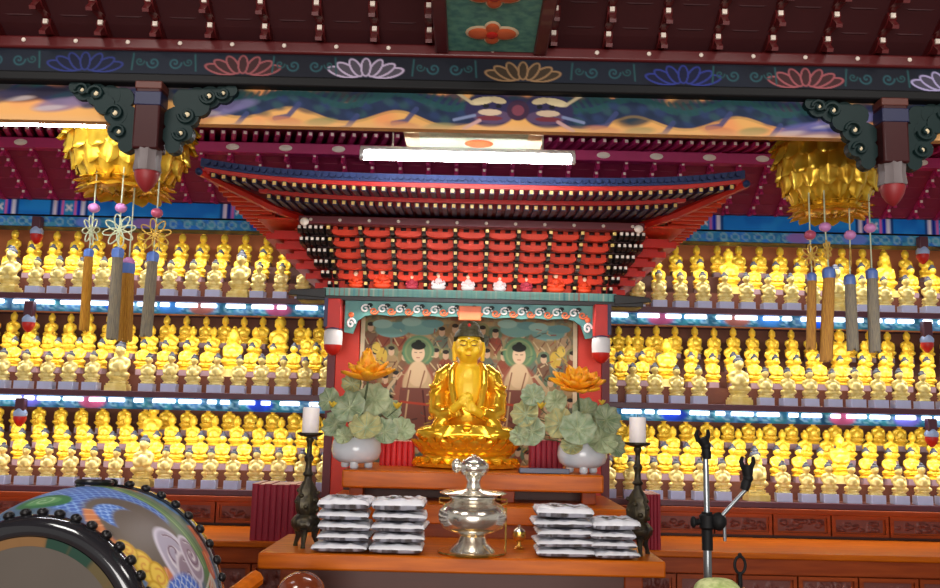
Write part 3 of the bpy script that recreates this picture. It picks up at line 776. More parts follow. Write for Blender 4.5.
# purlin beam over the brackets
BY = LB+.02-.088*K
zq0, zq1 = zc(228, BY), zc(220, BY)
MB().box(-1.13, 1.13, BY-.03, BY+.05, zq0, zq1).build('purlin', M['maroon'], can, bevel=.005)
for i in range(12):
    o = link('purlin_dot', dotm, can); o.location = Vector((-1.05+i*.191, BY-.032, (zq0+zq1)/2))-wpos(can); o.scale = (1.3, 1.3, 1.3)
EW = 1.56
def lift(x): return .05*(abs(x)/EW)**4
def push(x): return -.07*(abs(x)/EW)**4
Y2, Y1 = 5.42, 5.16
def eave_board(name, Yc, za, zb_, W, m, dp=.03, n=40, sc=1.):
    b = MB(); vs = []; 
    for i in range(n+1):
        x = -W+2*W*i/n; y = Yc+push(x*EW/W); l = lift(x*EW/W)*sc
        vs += [(x, y, za+l), (x, y, zb_+l), (x, y+dp, zb_+l), (x, y+dp, za+l)]
    fs = []
    for i in range(n):
        for j in range(4): fs.append((i*4+j, (i+1)*4+j, (i+1)*4+(j+1) % 4, i*4+(j+1) % 4))
    fs += [(3, 2, 1, 0), tuple(n*4+j for j in range(4))]
    return b.add(vs, fs).build(name, m, can, angle=50)
zr1 = zc(206.5, Y2); zr2 = zc(191, Y1)
W2 = 1.3
eave_board('lower_fascia', Y2-.01, zr1+.018, zc(199.5, Y2), W2, M['red'], .04, sc=.5)
eave_board('upper_fascia', Y1-.01, zr2+.014, zc(184.5, Y1), EW, M['red'], .04)
eave_board('tile_edge', Y1-.02, zc(184.5, Y1), zc(176.5, Y1), EW+.02, M['tile_edge'], .06)
# little round tile ends along the blue edge
m = MB()
for i in range(78):
    x = -EW+.02+i*(2*EW-.04)/77; l = lift(x)
    m.tube([(x, Y1+push(x)-.035, zc(180, Y1)+l), (x, Y1+push(x)+.02, zc(180, Y1)+l)], .016, 8)
o = m.build('tile_ends', M['tile_edge'], can); o['kind'] = 'stuff'
raf = MB().prism([(0, -.016), (.3, .018), (.3, .046), (0, .016)], 'x', -.014, .014, 0)
raf.box(-.0095, .0095, -.006, 0, -.0105, .0105, 1)
rafm = raf.mesh('rafter', [M['rafter'], M['gold_tip']])
def hipY(x): return 6.2-(abs(x)-1.0)*(6.2-5.1)/(1.62-1.0)
for n_, W, Yc, zz, yin, sc, wv in ((53, EW-.05, Y1, zr2, Y2+.04, 1, EW), (45, W2-.06, Y2, zr1, BY+.03, .5, W2)):
    for i in range(n_):
        x = -W+2*W*i/(n_-1); y = Yc+push(x*EW/wv); yi = min(yin, hipY(x)) if abs(x) > 1 else yin
        if yi-y < .05: yi = y+.05
        o = link('rafter', rafm, can); o.location = Vector((x, y, zz+lift(x*EW/wv)*sc))-wpos(can); o.scale = (1, (yi-y)/.3, 1)
# boards over the rafters, roof, side eaves and hips
def roof_sheet(name, Ya, Yb, za, zb_, W, m, sc):
    n = 40; vs = []
    for i in range(n+1):
        x = -W+2*W*i/n; l = lift(x*EW/W)*sc
        vs += [(x, Ya+push(x*EW/W), za+l), (x, Yb, zb_+l)]
    fs = [(2*i, 2*i+2, 2*i+3, 2*i+1) for i in range(n)]
    return MB().add(vs, fs).build(name, m, can, solid=.012)
roof_sheet('upper_soffit', Y1, 6.9, zr2+.024, zr2+.075, EW, M['maroon'], 1)
roof_sheet('lower_soffit', Y2, BY+.03, zr1+.022, zr1+.024, W2-.05, M['maroon'], .5)
roof_sheet('roof_deck', Y1-.01, 7.0, zc(177, Y1), zc(177, Y1)+.1, EW+.02, M['tile_edge'], 1)
for s in (-1, 1):
    # side eave: soffit board with its own rafters running sideways
    m = MB()
    for i in range(16):
        y = 5.34+i*.1; xi = max(1.32, 1.0+(6.2-y)*.62/1.1) if y < 6.2 else 1.32
        xo = EW-.02
        if xo-xi < .03: continue
        m.box(*sorted((s*xi, s*xo)), y-.016, y+.016, zr2-.02+lift(EW)*max(0, (5.9-y)/.75)*.7, zr2+.02+lift(EW)*max(0, (5.9-y)/.75)*.7)
    o = m.build('side_rafters', M['red_arm'], can, smooth=False); o['kind'] = 'stuff'
    vs = [(s*EW, Y1+push(EW), zr2+.0+lift(EW)), (s*EW, 5.6, zr2+.03), (s*EW, 6.95, zr2+.01), (s*EW, 6.95, zr2+.05), (s*EW, 5.6, zr2+.07), (s*EW, Y1+push(EW), zr2+.06+lift(EW))]
    MB().add(vs+[(v[0]-s*.03, v[1], v[2]) for v in vs], [(0, 1, 4, 5), (1, 2, 3, 4), (6, 11, 10, 7), (7, 10, 9, 8), (0, 6, 7, 1), (1, 7, 8, 2), (5, 4, 10, 11), (4, 3, 9, 10), (0, 5, 11, 6), (2, 8, 9, 3)]).build('side_fascia', M['red'], can, smooth=False)
    # red flank brackets rising outwards under the side eave
    vs = []
    m = MB()
    for k in range(K):
        z = zb+h*k; xo = 1.0+.062*k; y0 = LY+.1-.05*k
        m.prism([(s*.9, y0), (s*(xo+.1), y0+.02), (s*(xo+.1), LY+.75), (s*.9, LY+.75)][::-s], 'z', z+h*.06, z+h*.72)
        m.prism([(s*.9, y0+.02), (s*(xo+.05), y0+.04), (s*(xo+.05), LY+.75), (s*.9, LY+.75)][::-s], 'z', z+h*.72, z+h*1.12)
    m.build('flank_bracket', M['red'], can, smooth=False)
    a, b = sorted((s*1.04, s*1.42)); MB().box(a, b, BY+.06, 6.9, zq1-.012, zq1).build('corner_soffit', M['red_arm'], can, smooth=False)
    # hip rafter
    a = Vector((s*1.02, 6.15, zr1-.0)); b = Vector((s*(EW+.02), Y1+push(EW)-.03, zr2+lift(EW)+.0))
    m = MB(); m.tube([a, a.lerp(b, .5)+Vector((0, 0, -.02)), b], [.03, .03, .022], 6)
    m.build('hip_rafter', M['red'], can, smooth=False)
    MB().ell(tuple(b+Vector((s*.0, -.01, 0))), (.022, .03, .022), 10, 6).build('hip_end', M['tile_edge'], can)
    MB().ell((s*1.085, BY-.06, zq0+.005), (.03, .02, .028), 10, 6).build('corner_knob', M['white_tip'], can)
    # hanging posts at the canopy corners
    px, py = ((333, 342) if s < 0 else (601, 350)); b = at(px, py, 6.1)
    MB().box(b.x-.05, b.x+.05, 6.06, 6.16, b.z+.08, zl_bot).build('corner_post', M['red'], can, bevel=.006)
    MB().box(b.x+s*.05-.012, b.x+s*.05+.012, 6.05, 6.15, b.z+.1, zl_bot).build('post_edge', M['rafter'], can, smooth=False)
    MB().lathe([(.02, .105), (.06, .09), (.066, .085)], 20, (b.x, 6.1, b.z)).build('bud_collar', M['rafter'], can)
    MB().lathe([(.05, .092), (.062, .07), (.064, .03), (.062, -.02)], 20, (b.x, 6.1, b.z)).build('white_bud', M['white'], can)
    MB().lathe([(.0625, -.02), (.058, -.05), (.04, -.075), (.015, -.09), (0, -.092)], 20, (b.x, 6.1, b.z)).build('red_bud_tip', M['red'], can)
# scroll valance below the lintel
zv0, zv1 = zc(319, 6.17), zl_bot
pts = [(-.86, zv1), (-.86, zv0-.11), (-.8, zv0-.12), (-.77, zv0-.03), (-.72, zv0+.005)]
n = 32
pts += [(-.72+1.44*i/n, zv0+.006+.01*abs(sin(i*PI/2.0*.5))) for i in range(1, n)]
pts += [(.72, zv0+.005), (.77, zv0-.03), (.8, zv0-.12), (.86, zv0-.11), (.86, zv1)]
sv = thing('scroll_valance', 'teal and orange carved scroll board hanging under the canopy lintel', 'carved board', (0, 6.18, zv1-.05))
MB().prism(pts, 'y', 6.17, 6.195).build('board', M['teal'], sv, smooth=False)
hb = zv1-zv0
for i in range(13):
    x = -.72+.12*i
    for cc, mm, s, r in ((x, M['white'], 1, .036), (x+.06, M['orange_paint'], -1, .03), (x+.03, M['teal_dark'], 1, .018)):
        zc_ = zv1-hb*(.5 if mm is M['white'] else .62 if mm is M['orange_paint'] else .3)
        p = [(cc+r*(1-t)*cos(s*t*10), 6.164, zc_+r*.9*(1-t)*sin(s*t*10)) for t in np.linspace(0, .85, 16)]
        MB().tube(p, .0065, 6).build('curl', mm, sv)
for s in (-1, 1):
    p = [(s*.815+.03*(1-t)*cos(t*10), 6.164, zv0-.05+.04*(1-t)*sin(t*10)) for t in np.linspace(0, .85, 16)]
    MB().tube(p, .008, 6).build('curl', M['white'], sv)
    MB().ell((s*.815, 6.166, zv0+.01), (.02, .008, .02), 10, 6).build('curl_eye', M['orange_paint'], sv)
MB().box(-.075, .08, 6.155, 6.172, zv0-.012, zv1-.02).build('orange_panel', M['orange_paint'], sv, bevel=.006)

# little figures seated on the lintel
figs = [(354, 'robe_orange', 1.05, 'first seated figure from the drum side'), (381, 'robe_orange', 1.25, 'second seated figure from the drum side'), (411, 'robe_lilac', .9, 'third seated figure from the drum side'), (438, 'robe_white', 1.05, 'white-robed figure nearest the drum side'), (468, 'robe_white', 1, 'white-robed figure in the middle'), (500, 'robe_white', .95, 'figure with orange head'), (527, 'robe_lilac', .9, 'third seated figure from the microphone side'), (557, 'robe_orange', 1.25, 'second seated figure from the microphone side'), (586, 'robe_orange', 1.0, 'end figure toward the microphone side')]
flab = ['tiny orange-robed figure on the canopy lintel at its drum-side end', 'larger orange-robed figure on the canopy lintel toward the drum', 'tiny rose-robed figure between the orange and the white figures, drum side', 'tiny white-robed figure with pale hood on the canopy lintel', 'tiny white-robed figure with dark hair on the middle of the canopy lintel', 'tiny white-robed figure with orange hood on the canopy lintel', 'tiny rose-robed figure between the orange and the white figures, microphone side', 'larger orange-robed figure on the canopy lintel toward the microphone', 'tiny orange-robed figure on the canopy lintel at its microphone-side end']
for i, (px, rm, k, _) in enumerate(figs):
    x = at(px, 285, LY-.05).x; z = zl_top+.0005; Y = LY+.035
    f = thing('lintel_figurine', flab[i], 'figurine', (x, Y, z), 'figurines on the canopy lintel')
    m = MB(); m.ell((x, Y, z+.022*k), (.05*k, .03, .022*k)).ell((x, Y, z+.05*k), (.033*k, .024, .04*k)).tube([(x-.03*k, Y, z+.07*k), (x-.04*k, Y-.012, z+.045*k), (x-.006, Y-.03, z+.035*k)], .011*k, 6).tube([(x+.03*k, Y, z+.07*k), (x+.04*k, Y-.012, z+.045*k), (x+.006, Y-.03, z+.035*k)], .011*k, 6)
    m.build('robe', M[rm], f)
    MB().ell((x, Y-.004, z+.098*k), (.016*k, .016*k, .02*k), 10, 7).build('head', M['flesh'], f)
    MB().ell((x, Y+.003, z+.106*k), (.0175*k, .0165*k, .016*k), 10, 6).build('hood', M[{4: 'hair', 5: 'lotus_orange'}.get(i, rm)], f)

# ================================================================== PAINTING BEHIND THE BUDDHA
PY = 6.42
xl, xr = at(354, 360, PY).x, at(584, 360, PY).x
xl, xr = -.745, .745
zp1, zp0 = zl_bot-.02, 1.24
pt = thing('altar_painting', 'large temple painting of haloed buddhas and attendants behind the gold buddha', 'painting', (0, PY, zp0))
MB().box(xl-.03, xr+.03, PY+.002, PY+.03, zp0, zp1).build('frame', M['cream'], pt, smooth=False)
Wc, Hc = (xr-xl)*100, (zp1-zp0)*100
c = Canvas(Wc, Hc, (146, 128, 96), 430, 300)
c.mottle([(120, 104, 76), (168, 150, 112), (130, 96, 76), (104, 110, 90)], 5, 4, .6)
c.mottle([(150, 80, 60), (110, 130, 112), (180, 160, 110)], 3, 21, .5)
g = random.Random(4)
for row in range(6):
    for i in range(15):
        x = (i+.5+.5*(row % 2))*Wc/15+g.uniform(-2, 2); y = 14+row*17+g.uniform(-2, 2)
        c.ell(x, y+1, 5, 5.4, g.choice(((90, 120, 96), (128, 130, 90), (150, 120, 80))), 0, .8)
        c.ell(x, y+10, 5.2, 7, g.choice(((140, 64, 48), (96, 112, 100), (170, 140, 100), (120, 84, 66), (186, 156, 120))), 0, .85)
        c.ell(x, y+1.4, 2.2, 2.9, (206, 172, 140)); c.ell(x, y-1.2, 2.3, 1.5, (50, 44, 40))
        c.line([(x-4, y+8), (x+g.uniform(-2, 2), y+13)], .9, (208, 186, 140), .8); c.line([(x+4, y+8), (x, y+14)], .8, (96, 40, 34), .7)
for x, y in ((Wc*.13, 8), (Wc*.27, 6), (Wc*.73, 6), (Wc*.88, 8)):
    c.ell(x, y+7, 12, 5.5, (120, 164, 158)); c.ell(x-7, y+3, 7, 3.2, (150, 184, 174)); c.ell(x+8, y+4, 8, 3, (106, 150, 150))
for s in (-1, 1):
    X = Wc/2+s*36; Y0 = 30
    c.ell(X, Y0, 11.5, 11.5, (92, 130, 96)); c.ell(X, Y0, 9.6, 9.6, (132, 150, 104)); c.ell(X, Y0, 8.4, 8.4, (106, 130, 94))
    c.ell(X, Y0+34, 17, 26, (150, 92, 74)); c.ell(X, Y0+24, 10.5, 14, (196, 168, 130)); c.ell(X, Y0+16, 7, 9, (214, 186, 148)); c.line([(X-5, Y0+14), (X-8, Y0+30)], 1, (140, 96, 70)); c.line([(X+5, Y0+14), (X+1, Y0+30)], 1, (140, 96, 70))
    c.poly([(X-12, Y0+26), (X+12, Y0+26), (X+15, Y0+62), (X-15, Y0+62)], (120, 74, 64)); c.line([(X-6, Y0+28), (X-9, Y0+60)], 1.2, (190, 160, 120)); c.line([(X+4, Y0+28), (X+8, Y0+60)], 1.2, (84, 44, 40)); c.line([(X-11, Y0+36), (X+11, Y0+38)], 1.6, (176, 70, 50))
    c.line([(X-12, Y0+16), (X-20, Y0+26), (X-26, Y0+40)], 2.4, (200, 176, 140)); c.line([(X+12, Y0+16), (X+20, Y0+26), (X+26, Y0+40)], 2.4, (196, 170, 132))
    c.ell(X, Y0+1.5, 4.7, 6.2, (222, 190, 156)); c.ell(X, Y0-4, 5.2, 3.0, (38, 40, 36)); c.ell(X, Y0-6.6, 2.2, 1.6, (38, 40, 36))
    for q in (-1, 1): c.line([(X+q*2.6, Y0+.8), (X+q*1, Y0+1)], .5, (90, 60, 50))
    c.line([(X-1, Y0+4.6), (X+1, Y0+4.6)], .6, (170, 80, 70))
    c.ell(Wc/2+s*62, 34, 4, 6, (206, 172, 74)); c.ell(Wc/2+s*66, 28, 3, 4, (220, 190, 90))
g2 = random.Random(9)
for i in range(420):
    x, y = g2.uniform(0, Wc), g2.uniform(12, Hc)
    if min(abs(x-Wc/2-36), abs(x-Wc/2+36)) < 9 and y < 70: continue
    a_ = g2.uniform(0, PI); l_ = g2.uniform(1.5, 4.5)
    c.line([(x, y), (x+l_*cos(a_), y+l_*sin(a_))], g2.uniform(.5, 1.1), g2.choice(((196, 168, 124), (92, 52, 40), (160, 70, 52), (70, 92, 84), (214, 192, 150), (60, 46, 40), (190, 160, 70))), .75)
painted('painting', c, lambda u, v: (xl+(xr-xl)*u, PY+0*u, zp1+(zp0-zp1)*v), M['paint'], pt)
for s, sn in SIDES:
    a, b = sorted((s*.78, s*.945))
    np_ = thing('niche_panel', f'bright red upright board beside the altar painting on the {sn} side', 'panel', ((a+b)/2, 6.44, .7), 'red niche boards')
    MB().box(a, b, 6.4, 6.46, 0, zl_bot).build('board', M['redglow'], np_, bevel=.004)
    a, b = sorted((s*.945, s*1.0))
    MB().box(a, b, 6.38, 6.9, 0, zl_bot).build('side_jamb', M['maroon'], np_, smooth=False)
struct(MB().box(-.94, .94, 6.5, 6.9, 0, 2.34).build('wall_altar', M['backboard'], smooth=False))

# ================================================================== ALTAR TABLES
# low front offering table
zC = .922
C0, C1 = at(258, 549, 4.3).x, at(666, 559, 4.3).x
tc_ = thing('offering_table', 'orange varnished front offering table holding the silver burner and the bagged offerings', 'table', (0, 4.6, 0))
MB().box(C0, C1, 4.3, 5.0, zC-.075, zC).build('table_top', M['wood'], tc_, bevel=.01)
MB().box(C0+.09, C1-.09, 4.42, 4.45, zC-.3, zC-.075).build('apron', M['wood_deep'], tc_, bevel=.006)
MB().box(C0+.1, C1-.1, 4.46, 4.98, 0.02, zC-.08).build('cabinet_body', M['wood_deep'], tc_, smooth=False)
for x in (C0+.13, C1-.13):
    for y in (4.45, 4.93): MB().box(x-.045, x+.045, y-.045, y+.045, 0, zC-.075).build('leg', M['wood_dark'], tc_, bevel=.008)
# middle step
zB = 1.088
B0, B1 = at(318, 506, 5.0).x, at(630, 512, 5.0).x
tb = thing('offering_step', 'middle wooden step between the offering table and the buddha table', 'step', (0, 5.3, 0))
MB().box(B0, B1, 5.02, 5.95, zB-.1, zB).build('step_top', M['wood'], tb, bevel=.008)
MB().box(B0+.03, B1-.03, 5.06, 5.95, 0, zB-.1).build('step_body', M['wood_dark'], tb, smooth=False)
# buddha table
zA = 1.258
A0, A1 = at(342, 472, 5.2).x, at(604, 478, 5.2).x
ta = thing('buddha_table', 'upper orange wooden table carrying the gold buddha and two flower bowls', 'table', (0, 5.6, 0))
MB().box(A0, A1, 5.2, 6.15, zA-.1, zA).build('table_top', M['wood'], ta, bevel=.01)
for x in (A0+.08, (A0+A1)/2+.2, A1-.08):
    for y in (5.28, 5.85): MB().box(x-.04, x+.04, y-.04, y+.04, zB+.0005, zA-.1).build('leg', M['wood_dark'], ta, bevel=.006)
MB().box(A0+.05, A1-.05, 5.5, 5.53, zB+.001, zA-.1).build('back_panel', M['wood_deep'], ta, smooth=False)
MB().box(-.8, .8, 6.0, 6.36, 0, zA-.101).build('rear_support', M['wood_deep'], ta, smooth=False)

# ================================================================== MAIN BUDDHA
BX, BYy, BZ = 0.0, 5.68, zA+.0005
bud = thing('seated_buddha', 'large gilded seated buddha with dark hair on lotus pedestal in the altar middle', 'statue', (BX, BYy, BZ))
# lotus pedestal
m = MB().lathe([(.3, 0), (.33, .01), (.335, .03), (.29, .05), (.27, .075), (.3, .1), (.315, .13), (.29, .155), (.1, .16)], 48, (0, 0, 0), 1, .78)
for row, (n, z, r, L, W, up, curl) in enumerate(((22, .1, .3, .085, .1, .55, .5), (22, .055, .29, .07, .1, -.45, -.3), (20, .12, .27, .09, .1, 1.0, .3))):
    for j in range(n):
        q = 2*PI*(j+.5*(row % 2))/n; d = Vector((cos(q), .78*sin(q), 0)).normalized()
        base = Vector((r*.95*cos(q), r*.78*.95*sin(q), z))
        m.petal(base, d+Vector((0, 0, up)), d*-1*(1 if up < 0 else -1)*-1+Vector((0, 0, .6)), L, W, curl*.6, .25)
m.build('lotus_pedestal', M['gold_bright'], bud, local=True)
# robe: lap, sleeves, shoulders
r = MB(); z0 = .155
r.ell((0, .0, z0+.05), (.25, .17, .055), 28, 12)
for s in (-1, 1):
    r.ell((s*.19, -.05, z0+.055), (.135, .11, .055), 24, 10, rot=Euler((0, 0, s*.35)))
    r.tube([(s*.1, .02, z0+.455), (s*.158, .01, z0+.41), (s*.188, .0, z0+.3), (s*.186, -.03, z0+.19), (s*.14, -.09, z0+.145)], [.05, .056, .054, .058, .05], 14)
    r.tube([(s*.14, -.09, z0+.14), (s*.18, -.1, z0+.1), (s*.2, -.11, z0+.075)], [.055, .04, .03], 12)
    r.tube([(s*.19, -.03, z0+.19), (s*.14, -.095, z0+.165), (s*.085, -.135, z0+.19)], [.055, .05, .04], 12)
    # robe edge framing the open chest
    r.tube([(s*.075, .01, z0+.49), (s*.1, -.045, z0+.44), (s*.1, -.085, z0+.35), (s*.08, -.1, z0+.25), (s*.04, -.115, z0+.16)], [.022, .026, .026, .026, .024], 10)
r.ell((0, .03, z0+.22), (.15, .11, .22), 24, 14); r.ell((0, .035, z0+.41), (.155, .085, .08), 24, 12)
# folds
for s in (-1, 1):
    for k in range(5):
        r.tube([(s*.02, -.135-.006*k, z0+.105-.012*k), (s*(.1+.01*k), -.155, z0+.1-.016*k), (s*(.2+.014*k), -.135, z0+.085-.013*k), (s*(.28+.004*k), -.06, z0+.07-.012*k)], [.009, .011, .01, .006], 7)
    for k in range(5):
        a = .38-.05*k
        r.tube([(s*.165, -.055, z0+a), (s*.2, -.054, z0+a-.03), (s*.236, -.028, z0+a-.04), (s*.246, .02, z0+a-.02)], [.006, .01, .009, .006], 7)
rm_ = remesh(r, 'robe', M['gold_bright'], .0065, 3)
robe = link('robe', rm_, bud)
# skin: chest, neck, head, hands
k_ = MB()
k_.ell((0, -.02, z0+.33), (.115, .085, .16), 24, 14); k_.ell((0, .005, z0+.44), (.12, .07, .055), 20, 12)
k_.tube([(0, .005, z0+.44), (0, .0, z0+.49), (0, -.005, z0+.54)], [.066, .057, .057], 16)
hz = z0+.595
k_.ell((0, 0, hz), (.086, .092, .105), 26, 16); k_.ell((0, -.02, hz-.04), (.07, .074, .072), 22, 14); k_.ell((0, -.045, hz-.088), (.032, .028, .022), 14, 9)
k_.tube([(0, -.088, hz+.03), (0, -.1, hz+.005), (0, -.108, hz-.02)], [.008, .0105, .013], 10)
for s in (-1, 1):
    k_.ell((s*.013, -.094, hz-.021), (.009, .01, .008), 10, 7)
    k_.ell((s*.034, -.078, hz+.012), (.021, .012, .011), 14, 8)       # lids
    k_.ell((s*.045, -.062, hz-.025), (.03, .026, .03), 14, 9)         # cheeks
    k_.tube([(s*.087, .012, hz+.035), (s*.094, .01, hz-.01), (s*.09, .006, hz-.065), (s*.086, .004, hz-.088)], [.013, .014, .012, .015], 10)
k_.ell((0, -.089, hz-.052), (.02, .012, .0065), 14, 8); k_.ell((0, -.085, hz-.064), (.016, .012, .007), 14, 8)
# hands in front of the chest, thumbs and fingers bent towards each other
def hand(wrist, palm, fdir, thumb, up):
    w, p = Vector(wrist), Vector(palm); f = Vector(fdir).normalized(); u = Vector(up).normalized(); sd = f.cross(u)
    k_.tube([w, w.lerp(p, .6), p], [.026, .027, .026], 10)
    k_.ell(tuple(p), (.03, .02, .03), 14, 9)
    for i, (o, L) in enumerate(((-.024, .052), (-.008, .06), (.008, .057), (.024, .045))):
        a = p+sd*o+f*.018
        k_.tube([a, a+f*L*.45-u*.004, a+f*L*.8-u*(.018), a+f*L*.95-u*.034], [.0095, .009, .0085, .0075], 8)
    a = p-sd*.026-u*.006
    k_.tube([a, a+Vector(thumb)*.5+f*.012, a+Vector(thumb)+f*.024-u*.012], [.011, .0105, .009], 8)
hand((.13, -.11, z0+.15), (.035, -.165, z0+.205), (-.55, -.1, .75), (-.02, -.015, .0), (.3, -1, .2))
hand((-.14, -.11, z0+.16), (-.035, -.16, z0+.245), (.6, -.1, .7), (.02, -.01, .02), (-.3, -1, .2))
km = remesh(k_, 'body', M['gold_skin'], .0048, 3)
link('body', km, bud)
hh = MB().ell((0, .012, hz+.045), (.098, .1, .092), 28, 16)
hh.ell((0, .01, hz+.12), (.068, .066, .05), 24, 12)
h2 = MB()
# trim the hair to a clean hairline above the brow: keep only what lies above and behind the face
for (vx, vy, vz) in hh.v:
    lim = hz+.062 if vy < -.01 else (hz+.062-(vy+.01)*1.6)
    h2.v.append((vx, vy, max(vz, lim)))
h2.f = hh.f; h2.m = hh.m
h2.build('hair', M['hair_main'], bud, local=True)
MB().ell((0, -.05, hz+.135), (.012, .012, .012), 10, 7).build('hair_jewel', M['red'], bud, local=True)
for s in (-1, 1):
    MB().tube([(s*.014, -.0895, hz+.008), (s*.026, -.0935, hz+.004), (s*.04, -.089, hz+.005), (s*.053, -.078, hz+.011)], [.0015, .003, .003, .0015], 6).build('eye', M['hair'], bud, local=True)
    MB().tube([(s*.012, -.0915, hz+.026), (s*.028, -.09, hz+.036), (s*.045, -.0815, hz+.035), (s*.06, -.067, hz+.026)], [.0012, .0025, .0022, .001], 6).build('eyebrow', M['wood_deep'], bud, local=True)
MB().tube([(-.019, -.096, hz-.0575), (-.008, -.1005, hz-.0585), (0, -.1, hz-.059), (.008, -.1005, hz-.0585), (.019, -.096, hz-.0575)], [.001, .0022, .0022, .0022, .001], 6).build('mouth', M['red'], bud, local=True)
MB().ell((0, -.094, hz+.048), (.005, .004, .005), 8, 6).build('forehead_jewel', M['white'], bud, local=True)
0 and MB().tube([(.105*cos(q), -.085+.03*(1-sin(-q))*0-.012*abs(cos(q))*0, z0+.44-.06+.055*sin(q)) for q in np.linspace(PI, 2*PI, 14)], .004, 6).build('neck_fold', M['gold_bright'], bud, local=True)
# ================================================================== GOLDEN LOTUS LANTERNS AND THEIR HANGINGS
def lantern(px, py, rpx, Y, side, bot_py, dz=0):
    c = at(px, py, Y); R = rpx*Y/FPX
    zb_ = at(px, bot_py, Y).z
    L = thing('lotus_lantern', f'large golden lotus lantern of overlapping petals hanging behind the red post on the {side} side', 'lantern', (c.x, Y, c.z), 'golden lotus lanterns')
    m = MB(); Rz = (c.z-zb_)*1.0
    m.lathe([(R*.86*max(.02, sin(a_))**.6, Rz*.9*cos(a_)) for a_ in np.linspace(PI-.02, .02, 20)], 32)
    rows = 8
    for i in range(rows):
        t = rad(48)+rad(112)*i/(rows-1)              # polar angle, from near the top to the underside
        rr = R*.9*sin(t)**.6; zz = Rz*.93*cos(t); n = 16 if t < 2.2 else 13 if t < 2.6 else 9
        for j in range(n):
            q = 2*PI*(j+.5*(i % 2))/n
            nrm = Vector((sin(t)*cos(q)/R, sin(t)*sin(q)/R, cos(t)/Rz)).normalized()
            dn = Vector((cos(t)*cos(q)*R, cos(t)*sin(q)*R, -sin(t)*Rz)).normalized()
            m.petal(Vector((rr*cos(q), rr*sin(q), zz)), dn+nrm*.2, nrm, R*.34, R*.38*max(.5, sin(t)), .06, -.3, nu=5, nv=7, rnd=True)
    m.build('petal_shell', M['gold_lantern'], L, local=True)
    b = MB()
    for i, (n, r0, L_, w, zz, up) in enumerate(((14, .5, .26, .3, -.86, .0), (14, .4, .36, .32, -.93, -.2))):
        for j in range(n):
            q = 2*PI*(j+.5*i)/n; d = Vector((cos(q), sin(q), 0))
            b.petal(Vector((R*r0*cos(q), R*r0*sin(q), Rz*zz)), d+Vector((0, 0, up)), (0, 0, -1), R*L_, R*w, .22, .1)
    b.lathe([(R*.4, -.02), (R*.52, 0), (R*.42, .02)], 32, (0, 0, -Rz*.93))
    b.build('base_petals', M['gold_lantern'], L, local=True)
    MB().tube([(0, 0, Rz*.85), (0, 0, 4.4-c.z)], .008, 6).build('chain', M['brass'], L, local=True)
    return c, R, zb_
LC, LR, LZ = lantern(130, 137, 66, 4.3, 'drum', 190)
RC, RR, RZ = lantern(828, 158, 56, 4.3, 'microphone', 213)
def hanging(px_bead, py_bead, px_blue, py_blue, px_t, py_t, Y, ztop, knot, wpx, bead, tassel, label):
    a = at(px_bead, py_bead, Y); b = at(px_blue, py_blue, Y); e = at(px_t, py_t, Y); w = wpx*Y/FPX
    h = thing('hanging_tassel', label, 'tassel', (a.x, Y, ztop), 'tassels under the golden lanterns')
    k = Y/FPX
    MB().tube([(a.x, Y, ztop), (a.x, Y, a.z), (b.x, Y, b.z)], .0035, 6).build('string', M['knot_pale'], h)
    MB().ell((a.x, Y, a.z), (6*k, 6*k, 5*k), 12, 8).build('bead', M[bead], h)
    if knot:
        cz = (a.z+b.z)/2; cx = (a.x+b.x)/2; rr = knot[1]*k; fl = knot[2]
        m = MB()
        for j in range(8):
            q = 2*PI*j/8+.2; p = []
            for t in np.linspace(0, 2*PI, 14, endpoint=False):
                u = rr*(.5+.5*-cos(t)); v = rr*.2*sin(t)
                p.append((cx+(cos(q)*u-sin(q)*v)*fl, Y-.004+((cos(q)*u-sin(q)*v)*(1-fl)), cz+sin(q)*u+cos(q)*v))
            m.tube(p, .0032, 6, closed=True)
        m.build('flower_knot', M[knot[0]], h)
    MB().lathe([(.3*w, .5*w), (.52*w, .3*w), (.55*w, -.1*w), (.5*w, -.45*w)], 12, (b.x, Y, b.z), mod=lambda q, t: 1+.06*cos(5*q)).build('blue_cap', M['bluebead'], h)
    m = MB(); n = 20
    dirv = Vector((e.x-b.x, 0, e.z-b.z))
    for j in range(n):
        q = 2*PI*j/n; ox, oy = cos(q)*w*.42, sin(q)*w*.42
        m.tube([(b.x+ox*.9, Y+oy*.9, b.z-.3*w), (b.x+dirv.x*.5+ox, Y+oy, b.z+dirv.z*.5), (e.x+ox*1.04, Y+oy*1.04, e.z+random.uniform(-.006, .006))], w*.1, 5)
    m.tube([(b.x, Y, b.z-.3*w), (e.x, Y, e.z+.01)], w*.38, 10)
    m.build('tassel', M[tassel], h)
hl = 'drum side'
hanging(94, 208, 89, 253, 84, 330, 4.15, LZ+.06, ('knot_pale', 15, .3), 9, 'pink', 'tassel_gold', 'outermost hanging tassel of the drum-side lantern, gold with a pale edge-on knot')
hanging(121, 208, 118, 253, 112, 339, 4.1, LZ+.06, ('knot_pale', 17, 1), 11, 'pink', 'tassel_grey', 'grey hanging tassel under the drum-side lantern with a wide pale green knot')
hanging(129, 262, 128, 268, 125, 341, 4.25, LZ+.06, None, 13, 'pink', 'tassel_gold', 'thick gold tassel with no knot, between the two grey tassels of the drum-side lantern')
hanging(157, 213, 153, 257, 146, 336, 4.2, LZ+.06, ('knot_gold', 17, 1), 11, 'red_pink', 'tassel_grey', 'grey hanging tassel under the drum-side lantern with a gold knot and rose bead')
hanging(810, 235, 812, 277, 811, 349, 4.15, RZ+.06, ('knot_gold', 12, .9), 9, 'red_pink', 'tassel_gold', 'thin gold hanging tassel with a gold knot on the altar side of the microphone-side lantern')
